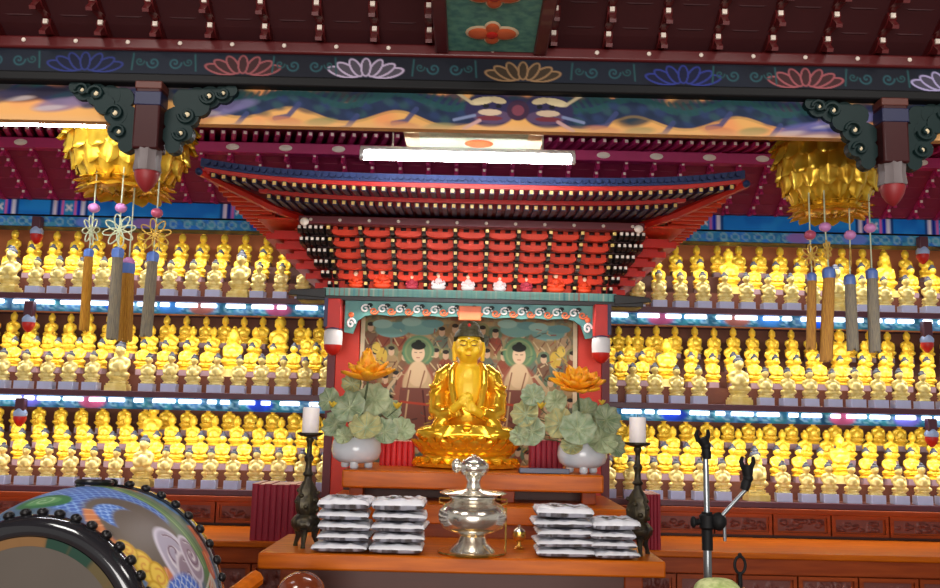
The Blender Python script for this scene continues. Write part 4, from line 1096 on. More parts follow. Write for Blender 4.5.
hanging(825, 227, 829, 273, 826, 361, 4.1, RZ+.06, ('knot_gold', 10, .6), 12, 'pink', 'tassel_gold', 'thick gold hanging tassel, longest under the microphone-side lantern')
hanging(850, 235, 850, 280, 853, 350, 4.2, RZ+.06, ('knot_gold', 10, .25), 11, 'pink', 'tassel_grey', 'grey-gold tassel with low magenta bead under the microphone-side lantern')
hanging(870, 228, 872, 274, 875, 352, 4.15, RZ+.06, None, 11, 'pink', 'tassel_grey', 'grey-gold tassel beside the red post under the microphone-side lantern')

# ================================================================== FLOWER BOWLS
def bowl(px, py, Y, label):
    b = at(px, py, Y); z = zA+.0005; x = b.x
    t = thing('flower_bowl', label, 'bowl', (x, Y, z), 'celadon flower bowls')
    MB().lathe([(.06, .028), (.1, .034), (.136, .06), (.148, .1), (.142, .15), (.128, .175), (.12, .178), (.115, .17), (.125, .15), (.13, .11), (.1, .06), (.01, .05)], 36, (x, Y, z)).build('bowl', M['porcelain'], t)
    for q in (.5, 2.6, 4.7): MB().lathe([(.02, 0), (.026, .01), (.024, .04)], 10, (x+cos(q)*.08, Y+sin(q)*.08, z)).build('foot', M['porcelain'], t)
    return x, Y, z+.15
def leaf_mesh(R, seed, folds=9):
    g = random.Random(seed); m = MB(); n = 36; rings = 5; vs = [(0, 0, 0)]
    for i in range(1, rings+1):
        r = R*i/rings
        for j in range(n):
            q = 2*PI*j/n
            ww = 1+.05*cos(folds*q)
            vs.append((r*ww*cos(q), r*ww*sin(q), .22*R*(i/rings)**2+.09*R*(i/rings)*cos(folds*q)+.05*R*sin(2*q+seed)))
    fs = [(0, 1+j, 1+(j+1) % n) for j in range(n)]
    for i in range(rings-1):
        for j in range(n): fs.append((1+i*n+j, 1+(i+1)*n+j, 1+(i+1)*n+(j+1) % n, 1+i*n+(j+1) % n))
    m.add(vs, fs)
    # raised veins
    for j in range(folds):
        q = 2*PI*j/folds
        m.tube([(0, 0, .004)]+[(R*t*cos(q), R*t*sin(q), .22*R*t*t+.09*R*t+.05*R*sin(2*q+seed)*t+.002) for t in (.3, .6, .95)], [.003, .003, .0025, .001], 4, 1)
    return m
def bouquet(x, Y, z, leaves, lotus, buds, label):
    b = thing('lotus_bouquet', label, 'flowers', (x, Y, z), 'silk lotus bouquets')
    for i, (px, py, dy, rpx, tx, tz) in enumerate(leaves):
        c = at(px, py, Y+dy); R = rpx*.86*(Y+dy)/FPX
        m = leaf_mesh(R, i*3+int(x*10), 8+i % 3)
        # face mostly towards the camera side and up
        nrm = Vector((tx, -1, tz)).normalized(); q = Vector((0, 0, 1)).rotation_difference(nrm)
        m.xf(Matrix.Translation(c) @ q.to_matrix().to_4x4())
        m.build('leaf', [(M['leaf'], M['leaf_pale'], M['leaf'], M['leaf_olive'])[i % 4], M['leaf_pale']], b, solid=.002)
        MB().tube([(x, Y, z-.03), (x+(c.x-x)*.4, Y+dy*.3, z+(c.z-z)*.6), tuple(c)], .004, 6).build('stem', M['stem'], b)
    px, py, dy, sc, tilt, heart = lotus; c = at(px, py, Y+dy)
    m = MB(); g = random.Random(int(px))
    for n, L, W, up in ((8, .15, .085, .12), (8, .135, .085, .45), (6, .11, .075, 1.1), (5, .085*heart, .06*heart**.7, 2.4)):
        for j in range(n):
            q = 2*PI*j/n+(.4 if up > .3 else 0)+g.uniform(-.12, .12)
            d = Vector((cos(q), sin(q), up)); d = Matrix.Rotation(tilt[0], 3, 'X') @ (Matrix.Rotation(tilt[1], 3, 'Y') @ d)
            u = Matrix.Rotation(tilt[0], 3, 'X') @ Vector((-cos(q)*up, -sin(q)*up, 1))
            m.petal(c, d, u, L*sc*g.uniform(.92, 1.08), W*sc, .22, .3)
    lo = m.build('lotus_flower', M['lotus_orange'], b, solid=.002)
    MB().ell(tuple(c+Vector((0, -.006, .02))), (.02*sc, .02*sc, .018*sc), 12, 7).build('seed_head', M['lotus_yellow'], lo)
    MB().tube([(x, Y, z-.03), ((x+c.x)/2, Y, (z+c.z)/2), tuple(c)], .006, 6).build('stem', M['stem'], b)
    for px, py, dy, s in buds:
        c = at(px, py, Y+dy); m = MB()
        for j in range(5):
            q = 2*PI*j/5; m.petal(c, (cos(q), sin(q), .7), (-cos(q), -sin(q), 1), .05*s, .035*s, .3, .3)
        m.build('bud', M['lotus_yellow'], b, solid=.002)
        MB().tube([(x, Y, z-.03), ((x+c.x)/2, Y+dy/2, (z+c.z)/2), tuple(c)], .003, 6).build('stem', M['stem'], b)
x, Y, z = bowl(356, 462, 5.42, 'pale celadon bowl of flowers on the drum side of the gold buddha')
bouquet(x, Y, z, [(350, 408, -.08, 20, -.3, .5), (374, 400, .0, 19, .1, .2), (336, 424, -.06, 17, -.6, .5), (366, 428, -.16, 19, .0, .8), (384, 432, -.1, 16, .4, .5), (402, 430, -.04, 15, .3, .6), (330, 400, .02, 14, -.5, .3), (352, 384, .05, 12, 0, .4), (390, 410, .04, 13, .4, .5), (345, 436, -.14, 12, -.3, .7)],
        (368, 381, -.04, 1.12, (.12, -.05), 1.9), [(333, 408, -.05, .9), (397, 409, .0, .9), (362, 357, .02, .1)], 'silk lotus bouquet with grey-green leaves and tall-hearted orange flower, drum side of buddha')
# upright heart of the first lotus
x, Y, z = bowl(582, 470, 5.42, 'pale celadon bowl of flowers on the microphone side of the gold buddha')
bouquet(x, Y, z, [(578, 430, -.16, 21, -.1, .5), (600, 440, -.12, 20, .4, .6), (606, 420, -.05, 18, .5, .4), (560, 424, -.05, 18, -.4, .3), (585, 412, .0, 16, .1, .3), (556, 402, .0, 14, -.4, .3), (532, 432, -.02, 17, -.4, .2), (526, 414, .02, 17, -.5, .4), (533, 396, .02, 14, -.2, .4), (520, 436, .0, 12, -.5, .3), (614, 446, -.05, 14, .6, .3), (572, 446, -.15, 13, -.2, .7)],
        (578, 391, -.06, 1.2, (.42, .0), 1.0), [(541, 409, -.02, .9), (602, 405, -.02, .7)], 'silk lotus bouquet with wide open orange flower, leaning toward the buddha, microphone side')

# ================================================================== BOOKS, TRAY
def book_row(n, px0, px1, py_bot, py_top, Y, z, m, name, where, group, dep=.22):
    a, b = at(px0, py_bot, Y), at(px1, py_bot, Y); h = at((px0+px1)/2, py_top, Y).z-z; w = (b.x-a.x)/n
    for i in range(n):
        x0 = a.x+w*i; t = w*.96; hh_ = h*random.uniform(.985, 1.0)
        r = thing(name, f'{ORD[i+1]} {where}', 'book', (x0+w/2, Y, z), group)
        mb = MB()
        mb.box(x0+w*.5-t/2, x0+w*.5-t/2+.003, Y+.004, Y+dep, z, z+hh_); mb.box(x0+w*.5+t/2-.003, x0+w*.5+t/2, Y+.004, Y+dep, z, z+hh_)
        n_ = 6; vs = [(x0+w*.5-t/2*cos(PI*j/n_), Y+.004-.006*sin(PI*j/n_)) for j in range(n_+1)]
        mb.prism(vs+[(x0+w*.5+t/2, Y+.008), (x0+w*.5-t/2, Y+.008)], 'z', z, z+hh_)
        mb.build('cover', M[m], r)
        MB().box(x0+w*.5-t/2+.003, x0+w*.5+t/2-.003, Y+.009, Y+dep-.003, z+.004, z+hh_+.0015).build('pages', M['page'], r, smooth=False)
book_row(8, 249, 299, 543, 484, 6.13, .7305, 'maroon_cloth', 'maroon_book', 'tall maroon book from the drum in the row beside the bronze candlestick', 'maroon books on the drum-side desk', .3)
book_row(6, 640, 661, 545, 494, 6.13, .7305, 'maroon_cloth', 'maroon_book', 'maroon book from the altar in the row behind the microphone-side candlestick', 'maroon books on the microphone-side desk', .3)
book_row(6, 379, 413, 466, 441, 5.75, zA+.0005, 'red_cloth', 'scarlet_book', 'scarlet book from the flower bowl, beside the buddha pedestal', 'scarlet books on the buddha table', .16)
book_row(6, 530, 563, 467, 440, 5.75, zA+.0005, 'maroon_cloth', 'crimson_book', 'dark crimson book from the buddha pedestal, behind the slate tray', 'crimson books on the buddha table', .16)
a, b = at(519, 473, 5.26), at(569, 475, 5.26)
tr = thing('slate_tray', 'flat slate-blue tray lying on the upper altar table before the crimson books', 'tray', ((a.x+b.x)/2, 5.3, zA))
MB().box(a.x, b.x, 5.23, 5.36, zA+.0005, zA+.02).build('tray', M['book_grey'], tr, bevel=.006)
MB().box(a.x, b.x, 5.225, 5.24, zA+.001, zA+.032).build('rim', M['book_grey'], tr, bevel=.004)

# ================================================================== SILVER BURNER AND CUP
b = at(472, 555, 4.43); bx, bY, bz = b.x, 4.43, zC+.0005; k = 4.43/FPX
ib = thing('incense_burner', 'shiny silver and brass incense burner with tiers and a round lid on the front table', 'incense burner', (bx, bY, bz))
MB().lathe([(.1, 0), (33*k, .0), (34*k, .006), (33*k, .012), (.1, .012), (.01, .012)], 40, (bx, bY, bz)).build('base_dish', M['brass'], ib)
MB().lathe([(23*k, .012), (22*k, .02), (15*k, .05), (12.5*k, .08), (14*k, .095)], 36, (bx, bY, bz)).build('foot', M['silver'], ib)
MB().lathe([(12*k, .09), (21*k, .1), (29*k, .118), (33*k, .15), (34*k, .175), (33*k, .2), (29*k, .225), (23*k, .24), (21*k, .25), (24*k, .262), (24*k, .268), (19*k, .272), (10*k, .277)], 44, (bx, bY, bz)).build('bowl', M['silver'], ib)
MB().lathe([(31*k, 0), (33*k, .006), (30*k, .013), (10*k, .02), (7.5*k, .03), (6.5*k, .06), (9*k, .085), (7*k, .09)], 36, (bx, bY, bz+.277)).build('saucer_neck', M['silver'], ib)
MB().lathe([(6*k, 0), (12*k, .015), (15*k, .04), (14.5*k, .062), (11*k, .082), (8*k, .088), (7*k, .092), (5*k, .098), (2*k, .101), (2.6*k, .106), (0.5*k, .112)], 32, (bx, bY, bz+.355)).build('lid_pot', M['silver'], ib)
for s in (-1, 1):
    MB().tube([(bx+s*25*k, bY, bz+.225), (bx+s*33*k, bY, bz+.235), (bx+s*33*k, bY, bz+.255), (bx+s*23*k, bY, bz+.255)], .005, 8).build('handle', M['brass'], ib)
    MB().ell((bx+s*20*k, bY-.055, bz+.287), (.022, .02, .01), 10, 6).build('ornament', M['brass'], ib)
MB().ell((bx-17*k, bY-.01, bz+.41), (5*k, 4*k, 7*k), 12, 8).build('spout', M['silver'], ib)
MB().tube([(bx-10*k, bY, bz+.39), (bx-17*k, bY, bz+.41)], .008, 6).build('spout_arm', M['silver'], ib)
MB().tube([(bx+32*k, bY-.03, bz+.22), (bx+32*k, bY-.035, bz+.015)], .0045, 8).build('pick', M['brass'], ib)
b = at(519, 549, 4.62); cp = thing('brass_cup', 'small brass cup on a foot beside the silver burner', 'cup', (b.x, 4.62, zC))
MB().lathe([(.026, 0), (.028, .005), (.012, .014), (.009, .03), (.03, .045), (.036, .065), (.034, .085), (.03, .085), (.03, .062), (.005, .05)], 26, (b.x, 4.62, zC+.0005)).build('cup', M['brass'], cp)
MB().lathe([(.032, 0), (.02, .012), (.006, .02), (.008, .028), (0, .034)], 20, (b.x, 4.62, zC+.086)).build('lid', M['silver'], cp)

# ================================================================== CANDLESTICKS
def candlestick(px, py, ptop, Y, label):
    b = at(px, py, Y); x = b.x; z = zC+.0005; H = at(px, ptop, Y).z-z-.135
    c = thing('candlestick', label, 'candlestick', (x, Y, z), 'bronze candlesticks')
    for q in (PI/2*3, PI/6, PI-PI/6):
        d = Vector((cos(q), sin(q), 0))
        o = Vector((x, Y, z))
        MB().tube([o+d*.062, o+d*.058+Vector((0, 0, .02)), o+d*.045+Vector((0, 0, .05)), o+d*.05+Vector((0, 0, .09))], [.012, .01, .014, .02], 8).build('leg', M['bronze'], c)
    s = H/.47
    m = MB().lathe([(.02, .06), (.05, .065), (.066, .085), (.07, .105), (.055, .125), (.042, .135), (.05, .15), (.054, .175), (.052, .2), (.04, .22), (.044, .235), (.036, .25), (.03, .262), (.02, .275), (.018, .29), (.028, .3), (.018, .312), (.014, .345), (.022, .36), (.024, .37), (.013, .385), (.012, .43), (.02, .44), (.02, .45), (.012, .458)], 22, (x, Y, z), mod=lambda q, t: 1+.08*cos(6*q)*(t < .5))
    m.v = [(v[0], v[1], z+(v[2]-z)*s) for v in m.v]
    for j in range(10):
        q = j*2.4; m.ell((x+cos(q)*.048, Y+sin(q)*.048, z+(.15+.009*j)*s), (.014, .014, .012), 8, 5)
    m.build('stem', M['bronze'], c)
    MB().lathe([(.012, .0), (.04, .004), (.062, .012), (.064, .022), (.058, .018), (.01, .012)], 28, (x, Y, z+.455*s)).build('drip_dish', M['bronze'], c)
    k2 = thing('pillar_candle', 'thick white pillar candle on the candlestick '+('between maroon books and bagged offerings' if px < 400 else 'at the microphone end of the table'), 'candle', (x, Y, z+.47*s), 'white pillar candles')
    MB().lathe([(.038, 0), (.041, .004), (.041, .125), (.037, .131), (.03, .128), (.006, .124)], 26, (x, Y, z+.4685*s)).build('wax', M['candle'], k2)
    MB().tube([(x, Y, z+.468*s+.122), (x+.001, Y, z+.468*s+.145)], .0022, 6).build('wick', M['ink'], k2)
candlestick(305, 545, 406, 4.52, 'tall dark bronze candlestick between the maroon books and the bagged offerings')
candlestick(638, 553, 416, 4.52, 'tall dark bronze candlestick beside the microphone stand end of the table')

# ================================================================== BAGGED OFFERINGS
def bag_mesh(seed, w=.25, d=.3, h=.075):
    g = np.random.default_rng(seed); nx, ny = 40, 40
    u = np.linspace(-1, 1, nx); v = np.linspace(-1, 1, ny); U, V = np.meshgrid(u, v)
    prof = np.clip((1-np.abs(U)**3.2)*(1-np.abs(V)**3.2), 0, 1)**.24
    c0 = Canvas(40, 40, (0, 0, 0), nx, ny)
    wr = (c0.noise(7, seed)-.5)*.02+(c0.noise(3, seed+3)-.5)*.009
    edge = 1+.02*np.sin(V*13+seed)
    edg2 = 1+.025*np.sin(U*11+seed*2)
    X = U*w/2*edge; Yv = V*d/2*edg2
    Zt = h*.46+prof*h*.46+wr*(.3+prof)*.7; Zb = h*.46-prof*h*.46+wr*.2*(1-prof)
    Zb = np.maximum(Zb, 0.0)
    seal = (np.abs(U) > .93); Zt = Zt+np.where(seal, .004*np.sin(V*30), 0)
    c = Canvas(40, 40, (214, 216, 226), nx, ny)
    c.mottle([(240, 240, 246), (186, 188, 204), (150, 150, 164)], 5, seed, .7)
    c.ell(20, 26, 13, 7.5, (84, 82, 92), 0, .9, .3); c.ell(20, 25, 5.5, 3, (176, 174, 182), 0, .9); c.ell(24, 24, 5, 2, (60, 60, 70)); c.ell(14, 22, 3, 4, (66, 66, 78)); c.ell(20, 34, 11, 1.6, (120, 122, 138), 0, .8, .4)
    for e in (0, 1): c.line([(0, 40*e), (40, 40*e)], 3, (236, 236, 242))
    for e in (0, 1): c.line([(40*e, 0), (40*e, 40)], 2.6, (236, 236, 242))
    cb = Canvas(40, 40, (84, 78, 78), nx, ny); cb.mottle([(140, 138, 150), (60, 56, 58), (196, 198, 214)], 4, seed+9, .7)
    # front side of the bag: contents show dark through the film
    fr = np.clip((np.abs(c.Y-36)/3), 0, 1)
    P = np.concatenate([np.stack([X, -Yv, Zt], -1).reshape(-1, 3), np.stack([X, -Yv, Zb], -1).reshape(-1, 3)])
    dark = (np.clip(1-prof*1.35, 0, 1)*np.clip(.55+1.1*c0.noise(7, seed+5), 0, 1))[..., None]*(np.abs(V) < .97)[..., None]*(np.abs(U) < .95)[..., None]
    A = c.a*(1-dark*.6)+np.array(lin((70, 66, 68)))*dark*.6
    Cc = np.concatenate([A.reshape(-1, 3), cb.a.reshape(-1, 3)])
    I = np.arange(nx*ny).reshape(ny, nx); F = []
    T = np.stack([I[:-1, :-1], I[1:, :-1], I[1:, 1:], I[:-1, 1:]], -1).reshape(-1, 4); F = [tuple(r) for r in T.tolist()]
    F += [tuple(r[::-1]) for r in (T+nx*ny).tolist()]
    me = bpy.data.meshes.new('bag'); me.from_pydata([tuple(p) for p in P.tolist()], [], F)
    me.polygons.foreach_set('use_smooth', [True]*len(me.polygons))
    at_ = me.color_attributes.new('Col', 'FLOAT_COLOR', 'POINT'); at_.data.foreach_set('color', np.concatenate([Cc, np.ones((len(Cc), 1))], 1).astype(np.float32).ravel())
    me.materials.append(M['paint_film']); return me
BAGS = [bag_mesh(s) for s in (1, 2, 3, 4)]
LEV = {5: ('bottom', 'second from bottom', 'middle', 'second from top', 'top'), 4: ('bottom', 'second', 'third', 'top')}
def bag_stack(px, py, n, Y, where, hpx, wpx):
    b = at(px, py, Y); h = hpx*Y/FPX/n; w = wpx*Y/FPX
    for i in range(n):
        o = link('offering_bag', BAGS[(i*3+int(px)) % 4]); o.location = (b.x+random.uniform(-.012, .012), Y+random.uniform(-.008, .012), zC+.0015+h*i*1.0)
        o.scale = (w/.25*random.uniform(.94, 1.04), .88, h/.075*random.uniform(.99, 1.03)*(1.3 if i == n-1 else 1)); o.rotation_euler = (0, random.uniform(-.015, .015), random.uniform(-.1, .1))
        tag(o, f'clear plastic bag with dark print, {LEV[n][i]} of stack {where}', 'bag', 'bagged offerings on the front table')
bag_stack(345, 552, 5, 4.45, 'beside the drum-side candlestick', 49, 51)
bag_stack(398, 553, 5, 4.45, 'by silver burner, drum side', 49, 51)
bag_stack(562, 558, 5, 4.45, 'beside the brass cup', 45, 55)
bag_stack(613, 560, 4, 4.43, 'by the microphone-side candlestick', 35, 44)

# ================================================================== GREAT DRUM
RN_, RM_, RF_, LEN = .395, .486, .445, .56
DC = at(27, 645, 3.06); DF = at(110, 606, 3.06+LEN)
dr = thing('temple_drum', 'great barrel drum painted with dragons and clouds, black studded rims, at the table corner', 'drum', DC)
ax = (DF-DC).normalized(); q = Vector((0, 1, 0)).rotation_difference(ax); dr.rotation_mode = 'QUATERNION'; dr.rotation_quaternion = q
def drad(t):
    e = RN_+(RF_-RN_)*t
    return e+(RM_-.435)*np.clip(1-(2*t-1)**2, 0, 1)**1.05
c = Canvas(360, 86, (100, 116, 150), 620, 130)         # x: degrees from the side towards the top, y: cm from the near rim
c.mottle([(120, 130, 150), (80, 120, 160), (110, 130, 110)], 16, 3, .7)
def scales(mask, colA, colB, cell=6):
    X, Yv = c.X/cell, c.Y/(cell*.55); row = np.floor(Yv); fx = (X+.5*(row % 2)) % 1-.5; fy = Yv-row
    e = np.clip((np.abs(np.hypot(fx*1.6, fy-.0)-.75)-.08)/.08, 0, 1)
    c.put(mask, colA); c.put(mask*(1-e), colB, .9)
def emask(cx, cy, rx, ry, ang=0, soft=.15):
    dx, dy = c.X-cx, c.Y-cy; a, b = cos(ang), sin(ang); d = np.sqrt(((dx*a+dy*b)/rx)**2+((-dx*b+dy*a)/ry)**2); return np.clip((1-d)/soft+.5, 0, 1)
c.put(emask(70, 60, 60, 16), (112, 124, 84), .8)
c.put(emask(100, 30, 40, 22), (86, 110, 140), .8)
scales(emask(76, 36, 30, 24, -.3), (70, 104, 186), (150, 186, 230), 5)
c.put(emask(50, 28, 30, 20, -.2), (108, 96, 86)); 
c.ring(52, 30, 25, 6, (206, 128, 84), 1, .5, 3.3)
for i in range(16):
    a = .5+i*.18; c.line([(52+22*cos(a), 30-22*sin(a)), (52+28*cos(a), 30-28*sin(a))], .8, (226, 170, 130))
scales(emask(62, 24, 12, 9, -.2), (80, 120, 200), (170, 200, 240), 4)
c.put(emask(50, 26, 16, 12), (110, 98, 90))
c.ell(98, 22, 13, 9, (60, 116, 72), .1); c.ell(98, 22, 8, 5.5, (96, 150, 96)); c.spiral(98, 22, 6, 1, (160, 190, 150))
for cx, cy, r, col, c2 in ((34, 36, 13, (176, 166, 186), (216, 208, 222)), (21, 40, 12, (150, 130, 146), (216, 206, 216)), (30, 50, 10, (160, 140, 160), (214, 204, 218))):
    c.ell(cx, cy, r*1.15, r*.85, c2); c.ell(cx, cy, r, r*.7, col); c.spiral(cx, cy, r*.8, 1.4, (222, 214, 222), 1.7); c.spiral(cx+1.4, cy, r*.7, 1.0, (120, 88, 110), 1.5)
for cx, cy, r in ((36, 12, 8), (28, 17, 7.5), (20, 11, 8), (46, 9, 6)):
    c.ell(cx, cy, r*1.1, r*.72, (196, 150, 44)); c.ell(cx, cy, r*.95, r*.58, (232, 196, 84)); c.spiral(cx, cy, r*.6, 1, (214, 150, 70), 1.3)
scales(emask(10, 30, 16, 18), (70, 110, 206), (200, 214, 236), 5)
c.line([(116, 66), (92, 60), (70, 56), (48, 58), (24, 62), (4, 60)], 9, (96, 134, 82)); c.line([(116, 64), (92, 58), (70, 54), (48, 56), (24, 60)], 1.2, (150, 176, 120))
c.line([(116, 69), (92, 63), (70, 59), (48, 61), (24, 65)], 1.2, (60, 100, 70))
for x, y, l in ((100, 70, 18), (80, 74, 12), (44, 74, 16), (30, 70, 12), (18, 64, 14)):
    for j in range(4): c.line([(x, y-3+2*j), (x-l*.6, y-4+3*j), (x-l, y-2+2*j)], 2.2, (216, 96, 52)); 
    c.line([(x, y), (x-l*.8, y+2)], 1, (240, 180, 120))
for j in range(6): c.line([(20-j, 66+j), (14-3*j, 52+j*5)], 1.6, (220, 214, 200))
c.ell(64, 74, 12, 5, (96, 140, 190)); c.ell(120, 50, 14, 10, (176, 170, 176)); c.ell(132, 30, 14, 10, (190, 184, 180)); c.ell(140, 60, 14, 10, (110, 130, 90))
for j in range(14):
    x = 180+j*13; c.ell(x, 20+(j*29) % 50, 12, 8, random.choice(((70, 104, 186), (96, 134, 82), (206, 128, 84), (176, 166, 186))))
def dfun(u, v):
    a = u*2*PI; t = v; r = drad(t)
    return r*np.cos(a), LEN*t, r*np.sin(a)
painted('painted_barrel', c, dfun, M['paint_gloss'], dr, local=True, flip=True)
def ring_y(prof, n, mi=0):          # lathe about the drum's own axis
    m = MB().lathe(prof, n); m.v = [(v[0], v[2], v[1]) for v in m.v]; m.f = [f[::-1] for f in m.f]; return m
ring_y([(.0, -.012), (.315, -.012), (.32, -.006)], 64).build('drum_skin', M['drumskin'], dr, local=True)
c2 = Canvas(360, 10, (120, 84, 50), 240, 8)
for j in range(24): c2.line([(j*15, 0), (j*15, 10)], 15, ((110, 78, 50), (96, 84, 56), (36, 66, 54), (130, 96, 60))[(j//2) % 4])
painted('painted_ring', c2, lambda u, v: ((.315+.03*v)*np.cos(u*2*PI), -.0125-.0*v, (.315+.03*v)*np.sin(u*2*PI)), M['paint_gloss'], dr, local=True)
ring_y([(.342, -.006), (.35, -.016), (.375, -.02), (.397, -.008), (.41, .015), (.413, .035), (.41, .05), (.39, .05)], 72).build('rim', M['drum_black'], dr, local=True)
ring_y([(.445, LEN-.05), (.468, LEN-.045), (.464, LEN-.01), (.44, LEN+.015), (.3, LEN+.02), (.0, LEN+.02)], 72).build('rim', M['drum_black'], dr, local=True)
sm = MB().ell((0, 0, 0), (.019, .019, .014), 12, 7).mesh('stud', M['stud'])
for j in range(44):
    a = 2*PI*j/44
    for yy, rr in ((.035, .42), (LEN-.04, .474)):
        o = link('stud', sm, dr); o.location = (rr*cos(a), yy, rr*sin(a)); o.rotation_euler = (0, PI/2-a, 0)
for dx in (-.09, 0, .07):
    pass
ringm = MB().tube([(.06*cos(t), 0, .06*sin(t)) for t in np.linspace(0, 2*PI, 20, endpoint=False)], .011, 8, closed=True)
ringm.xf(Matrix.Translation((-.02, LEN*.74, float(drad(.74))+.012)) @ Matrix.Rotation(PI/2-.1, 4, 'X')).build('iron_ring', M['stud'], dr, local=True)
# the stand under the drum
ds = thing('drum_stand', 'orange wooden cradle stand under the great drum', 'stand', (-1.45, 3.35, 0))
for y in (3.2, 3.5):
    MB().box(-1.95, -1.0, y-.045, y+.045, .0, .09).build('foot', M['wood'], ds, bevel=.01)
    for x, s in ((-1.88, 1), (-1.08, -1)):
        MB().prism([(x-.04, .09), (x+.04, .09), (x+.04+s*.02, .3), (x-.04+s*.02, .3)], 'y', y-.035, y+.035).build('post', M['wood'], ds, bevel=.008)
    MB().prism([(-1.9, .44)]+[((DC.x+DF.x)/2+.505*cos(t), (DC.z+DF.z)/2+.505*sin(t)) for t in np.linspace(PI+.75, 2*PI-.75, 12)]+[(-.98, .44), (-.98, .22), (-1.9, .22)], 'y', y-.04, y+.04).build('cradle', M['wood'], ds, bevel=.006)
a, b = at(240, 590, 3.74), at(258, 577, 3.86)
sb = thing('drum_beater_rest', 'short orange wooden bar slanting up beside the drum', 'wooden bar', (b.x, 3.8, 0))
MB().tube([tuple(a+Vector((-.06, -.06, -.05))), tuple(b)], [.035, .035], 8).build('bar', M['wood'], sb, smooth=False, bevel=.008)
MB().box(a.x-.035, a.x+.035, 3.71, 3.77, 0, a.z-.03).build('post', M['wood'], sb, bevel=.008)

# ================================================================== WOODEN FISH, MICROPHONE STAND, SMALL THINGS AT THE TABLE FOOT
b = at(301, 595, 3.95); R = 24*3.95/FPX
mk = thing('wooden_fish', 'polished red-brown round wooden fish drum before the front table', 'moktak', (b.x, 3.95, b.z-R))
m = MB(); m.ell((0, 0, 0), (R, R*.98, R*.92), 32, 20)
me = remesh(m, 'body', M['moktak'], .006, 1)
o = link('body', me, mk); o.location = (0, 0, R)
MB().tube([(-R*.9, -.03, R*.9), (-R*.5, -R*.84, R*.78), (R*.5, -R*.84, R*.78), (R*.9, -.03, R*.9)], .008, 8).build('mouth_slit', M['ink'], mk, local=True)
0 and MB().tube([(R*.7, .02, R*1.2), (R*1.15, .02, R*1.45), (R*1.3, .02, R*1.05), (R*.95, .02, R*.8)], .014, 8).build('handle', M['moktak'], mk, local=True)
st = thing('moktak_stand', 'small dark wooden stand below the wooden fish', 'stand', (b.x, 3.95, 0))
zt0 = b.z-R*.93
MB().box(b.x-.16, b.x+.16, 3.8, 4.1, zt0-.04, zt0).build('top', M['wood_dark'], st, bevel=.008)
for x in (b.x-.12, b.x+.12):
    for y in (3.84, 4.06): MB().box(x-.02, x+.02, y-.02, y+.02, 0, zt0-.04).build('leg', M['wood_dark'], st, bevel=.004)

MY = 3.55; k = MY/FPX
p = lambda x, y, dy=0: at(x, y, MY+dy)
ms = thing('microphone_stand', 'steel microphone stand with a black clamp, short boom and two black clips', 'microphone stand', (p(708, 560).x, MY, 0))
t0, t1 = p(706, 470), p(709, 575); xx = p(707, 520).x
MB().tube([(xx, MY, .03), (xx, MY, p(707, 545).z)], .016, 14).build('lower_pole', M['chrome'], ms)
MB().tube([(xx, MY, p(707, 550).z), (xx, MY, p(707, 512).z)], .021, 14).build('grip_sleeve', M['ink'], ms)
MB().tube([(xx, MY, p(707, 515).z), (xx-.002, MY, p(707, 456).z)], .0115, 12).build('upper_pole', M['chrome'], ms)
m = MB(); z_ = p(707, 522).z
m.lathe([(.02, -.03), (.03, -.02), (.03, .025), (.02, .032)], 16, (xx, MY, z_)); m.ell((xx+.04, MY-.02, z_+.005), (.03, .03, .035), 14, 9)
m.tube([(xx-.055, MY-.01, z_), (xx-.02, MY, z_)], [.013, .01], 10); m.ell((xx-.055, MY-.01, z_), (.012, .016, .022), 10, 7)
m.build('clamp', M['ink'], ms)
MB().tube([p(719, 519, -.03), p(749, 486, -.03)], .0075, 10).build('boom', M['chrome'], ms)
MB().tube([p(724, 516, -.03), p(725, 541, -.03)], .0065, 8).build('thumb_lever', M['chrome'], ms)
def clip(a, b, c_, dy):
    m = MB(); a, b, c_ = p(*a, dy), p(*b, dy), p(*c_, dy)
    m.tube([a, a.lerp(b, .5), b], [.016, .019, .015], 12); m.ell(tuple(b), (.02, .02, .02), 12, 8)
    u = (c_-b); m.tube([b, b+u*.45, c_], [.017, .021, .023], 12)
    for s in (-1, 1): m.tube([c_+Vector((s*.014, 0, -.012)), c_+Vector((s*.024, -.004, .012)), c_+Vector((s*.02, -.012, .032))], [.01, .009, .006], 8)
    return m
clip((707, 459), (706, 446), (702, 438), 0).build('microphone_clip', M['ink'], ms)
clip((744, 490), (748, 478), (747, 465), -.03).build('microphone_clip', M['ink'], ms)
for q in (-PI/2, PI/6, PI-PI/6):
    MB().tube([(xx, MY, .12), (xx+cos(q)*.1, MY+sin(q)*.1, .07), (xx+cos(q)*.28, MY+sin(q)*.28, .014)], .011, 8).build('leg', M['ink'], ms)
# draped stand with brocade and a ring-handled bell
b0, b1 = at(699, 584, 3.3), at(736, 584, 3.3)
cl = thing('brocade_cushion', 'yellow-green brocade cushion edge below the microphone stand', 'cushion', ((b0.x+b1.x)/2, 3.3, b0.z-.1))
m = MB(); cx, cw = (b0.x+b1.x)/2, (b1.x-b0.x)/2+.01
zc0 = at(717, 578, 3.3).z
m.ell((cx, 3.3, zc0-.06), (cw*1.15, .09, .06), 26, 14)
m.v = [(cx+(abs(v[0]-cx)/(cw*1.15))**.6*cw*1.1*(1 if v[0] > cx else -1), v[1], v[2]) for v in m.v]
m.build('cushion', M['brocade'], cl)
MB().tube([(cx-cw*1.1, 3.22, zc0-.055), (cx, 3.2, zc0-.055), (cx+cw*1.1, 3.22, zc0-.055)], .007, 8).build('piping', M['gold_tip'], cl)
bb = at(740, 588, 3.5)
zst = zc0-.1195
ts = thing('side_table', 'low dark side table under the brocade cushion and the ring-handled bell', 'table', (cx+.05, 3.4, 0))
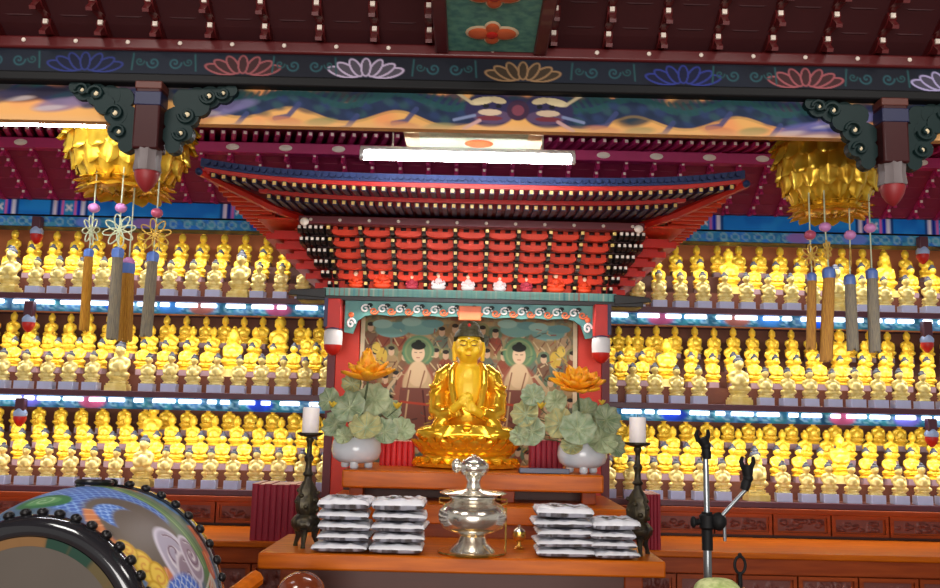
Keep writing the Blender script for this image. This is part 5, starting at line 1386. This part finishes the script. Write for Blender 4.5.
MB().box(cx-.2, cx+.3, 3.18, 3.485, zst-.03, zst).build('top', M['wood_dark'], ts, bevel=.006)
for x in (cx-.17, cx+.27):
    for y in (3.21, 3.455): MB().box(x-.02, x+.02, y-.02, y+.02, 0, zst-.03).build('leg', M['wood_dark'], ts, bevel=.004)
kb = 3.42/FPX
rbell = thing('ring_handled_bell', 'small brass hand bell with a black ring-shaped handle on the side table', 'bell', (at(740, 570, 3.42).x, 3.42, zst))
rc = at(740, 565, 3.42)
MB().tube([(rc.x+5.2*kb*cos(t), 3.42, rc.z+8*kb*sin(t)) for t in np.linspace(0, 2*PI, 22, endpoint=False)], .0055, 8, closed=True).build('ring', M['ink'], rbell)
MB().ell((rc.x, 3.42, rc.z+9.5*kb), (.008, .008, .008), 8, 6).build('finial', M['ink'], rbell)
MB().tube([(rc.x, 3.42, rc.z-8*kb), (rc.x, 3.42, zst+.06)], [.008, .009], 8).build('shaft', M['ink'], rbell)
MB().lathe([(.045, 0), (.046, .006), (.036, .02), (.03, .05), (.018, .065), (.004, .07)], 22, (rc.x, 3.42, zst+.0005)).build('bell', M['brass'], rbell)

# ================================================================== LIGHT, CAMERA
def area(name, loc, rot, sx_, sy_, power, col=(1, 1, 1)):
    l = bpy.data.lights.new(name, 'AREA'); l.shape = 'RECTANGLE'; l.size = sx_; l.size_y = sy_; l.energy = power; l.color = col
    o = bpy.data.objects.new(name, l); COL.objects.link(o); o.location = loc; o.rotation_euler = rot; return o
LEDW = 20
for sx, sn in SIDES:
    for t in range(3):
        z = (TZ[t+1]-.145) if t < 2 else 2.975
        area('shelf_led_light', (sx*2.75, YF+.07, z), (rad(26 if t < 2 else 24), 0, 0), 3.1 if t < 2 else 2.6, .04, LEDW*(.8 if t < 2 else .6), (1, .97, .92))
area('overhead_fill', (-2.2, 1.2, 4.35), (rad(8), 0, 0), 1.2, 1.2, 60, (1, .96, .9))  # pair of unseen overhead fills, added to light the hall more widely
area('overhead_fill', (2.2, 1.2, 4.35), (rad(8), 0, 0), 1.2, 1.2, 46, (1, .96, .9))
area('front_fill', (0, -4.6, 1.5), (rad(90), 0, 0), 5.0, 2.4, 290, (1, .96, .92))  # broad unseen fill added behind the camera to brighten the fronts
w = bpy.data.worlds.new('World'); SC.world = w; w.use_nodes = True
w.node_tree.nodes['Background'].inputs[0].default_value = (1, .95, .9, 1); w.node_tree.nodes['Background'].inputs[1].default_value = .25
cd = bpy.data.cameras.new('camera'); cam = bpy.data.objects.new('camera', cd); COL.objects.link(cam)
cd.sensor_fit = 'HORIZONTAL'; cd.sensor_width = 36; cd.lens = 36*FPX/940; cd.clip_start = .05
R0 = Vector((1, 0, 0)); U0 = Vector((0, -sin(PITCH), cos(PITCH))); Fw = Vector((0, cos(PITCH), sin(PITCH)))
Rr = R0*cos(ROLL)+U0*sin(ROLL); Uu = U0*cos(ROLL)-R0*sin(ROLL)
cam.matrix_world = Matrix(((Rr.x, Uu.x, -Fw.x, 0), (Rr.y, Uu.y, -Fw.y, 0), (Rr.z, Uu.z, -Fw.z, EYE), (0, 0, 0, 1)))
SC.camera = cam
area('lintel_light', (0, 6.08, zl_bot-.03), (rad(-20), 0, 0), 1.5, .04, 6, (1, .95, .88))
area('bracket_uplight_fill', (0, LY-.06, zl_top-.0), (rad(165), 0, 0), 1.7, .03, .9, (1, .92, .85))  # hidden uplight added to brighten the canopy brackets
vs_ = SC.view_settings; vs_.view_transform = 'Standard'; vs_.look = 'None'; vs_.exposure = .52; vs_.gamma = 1; vs_.use_curve_mapping = False
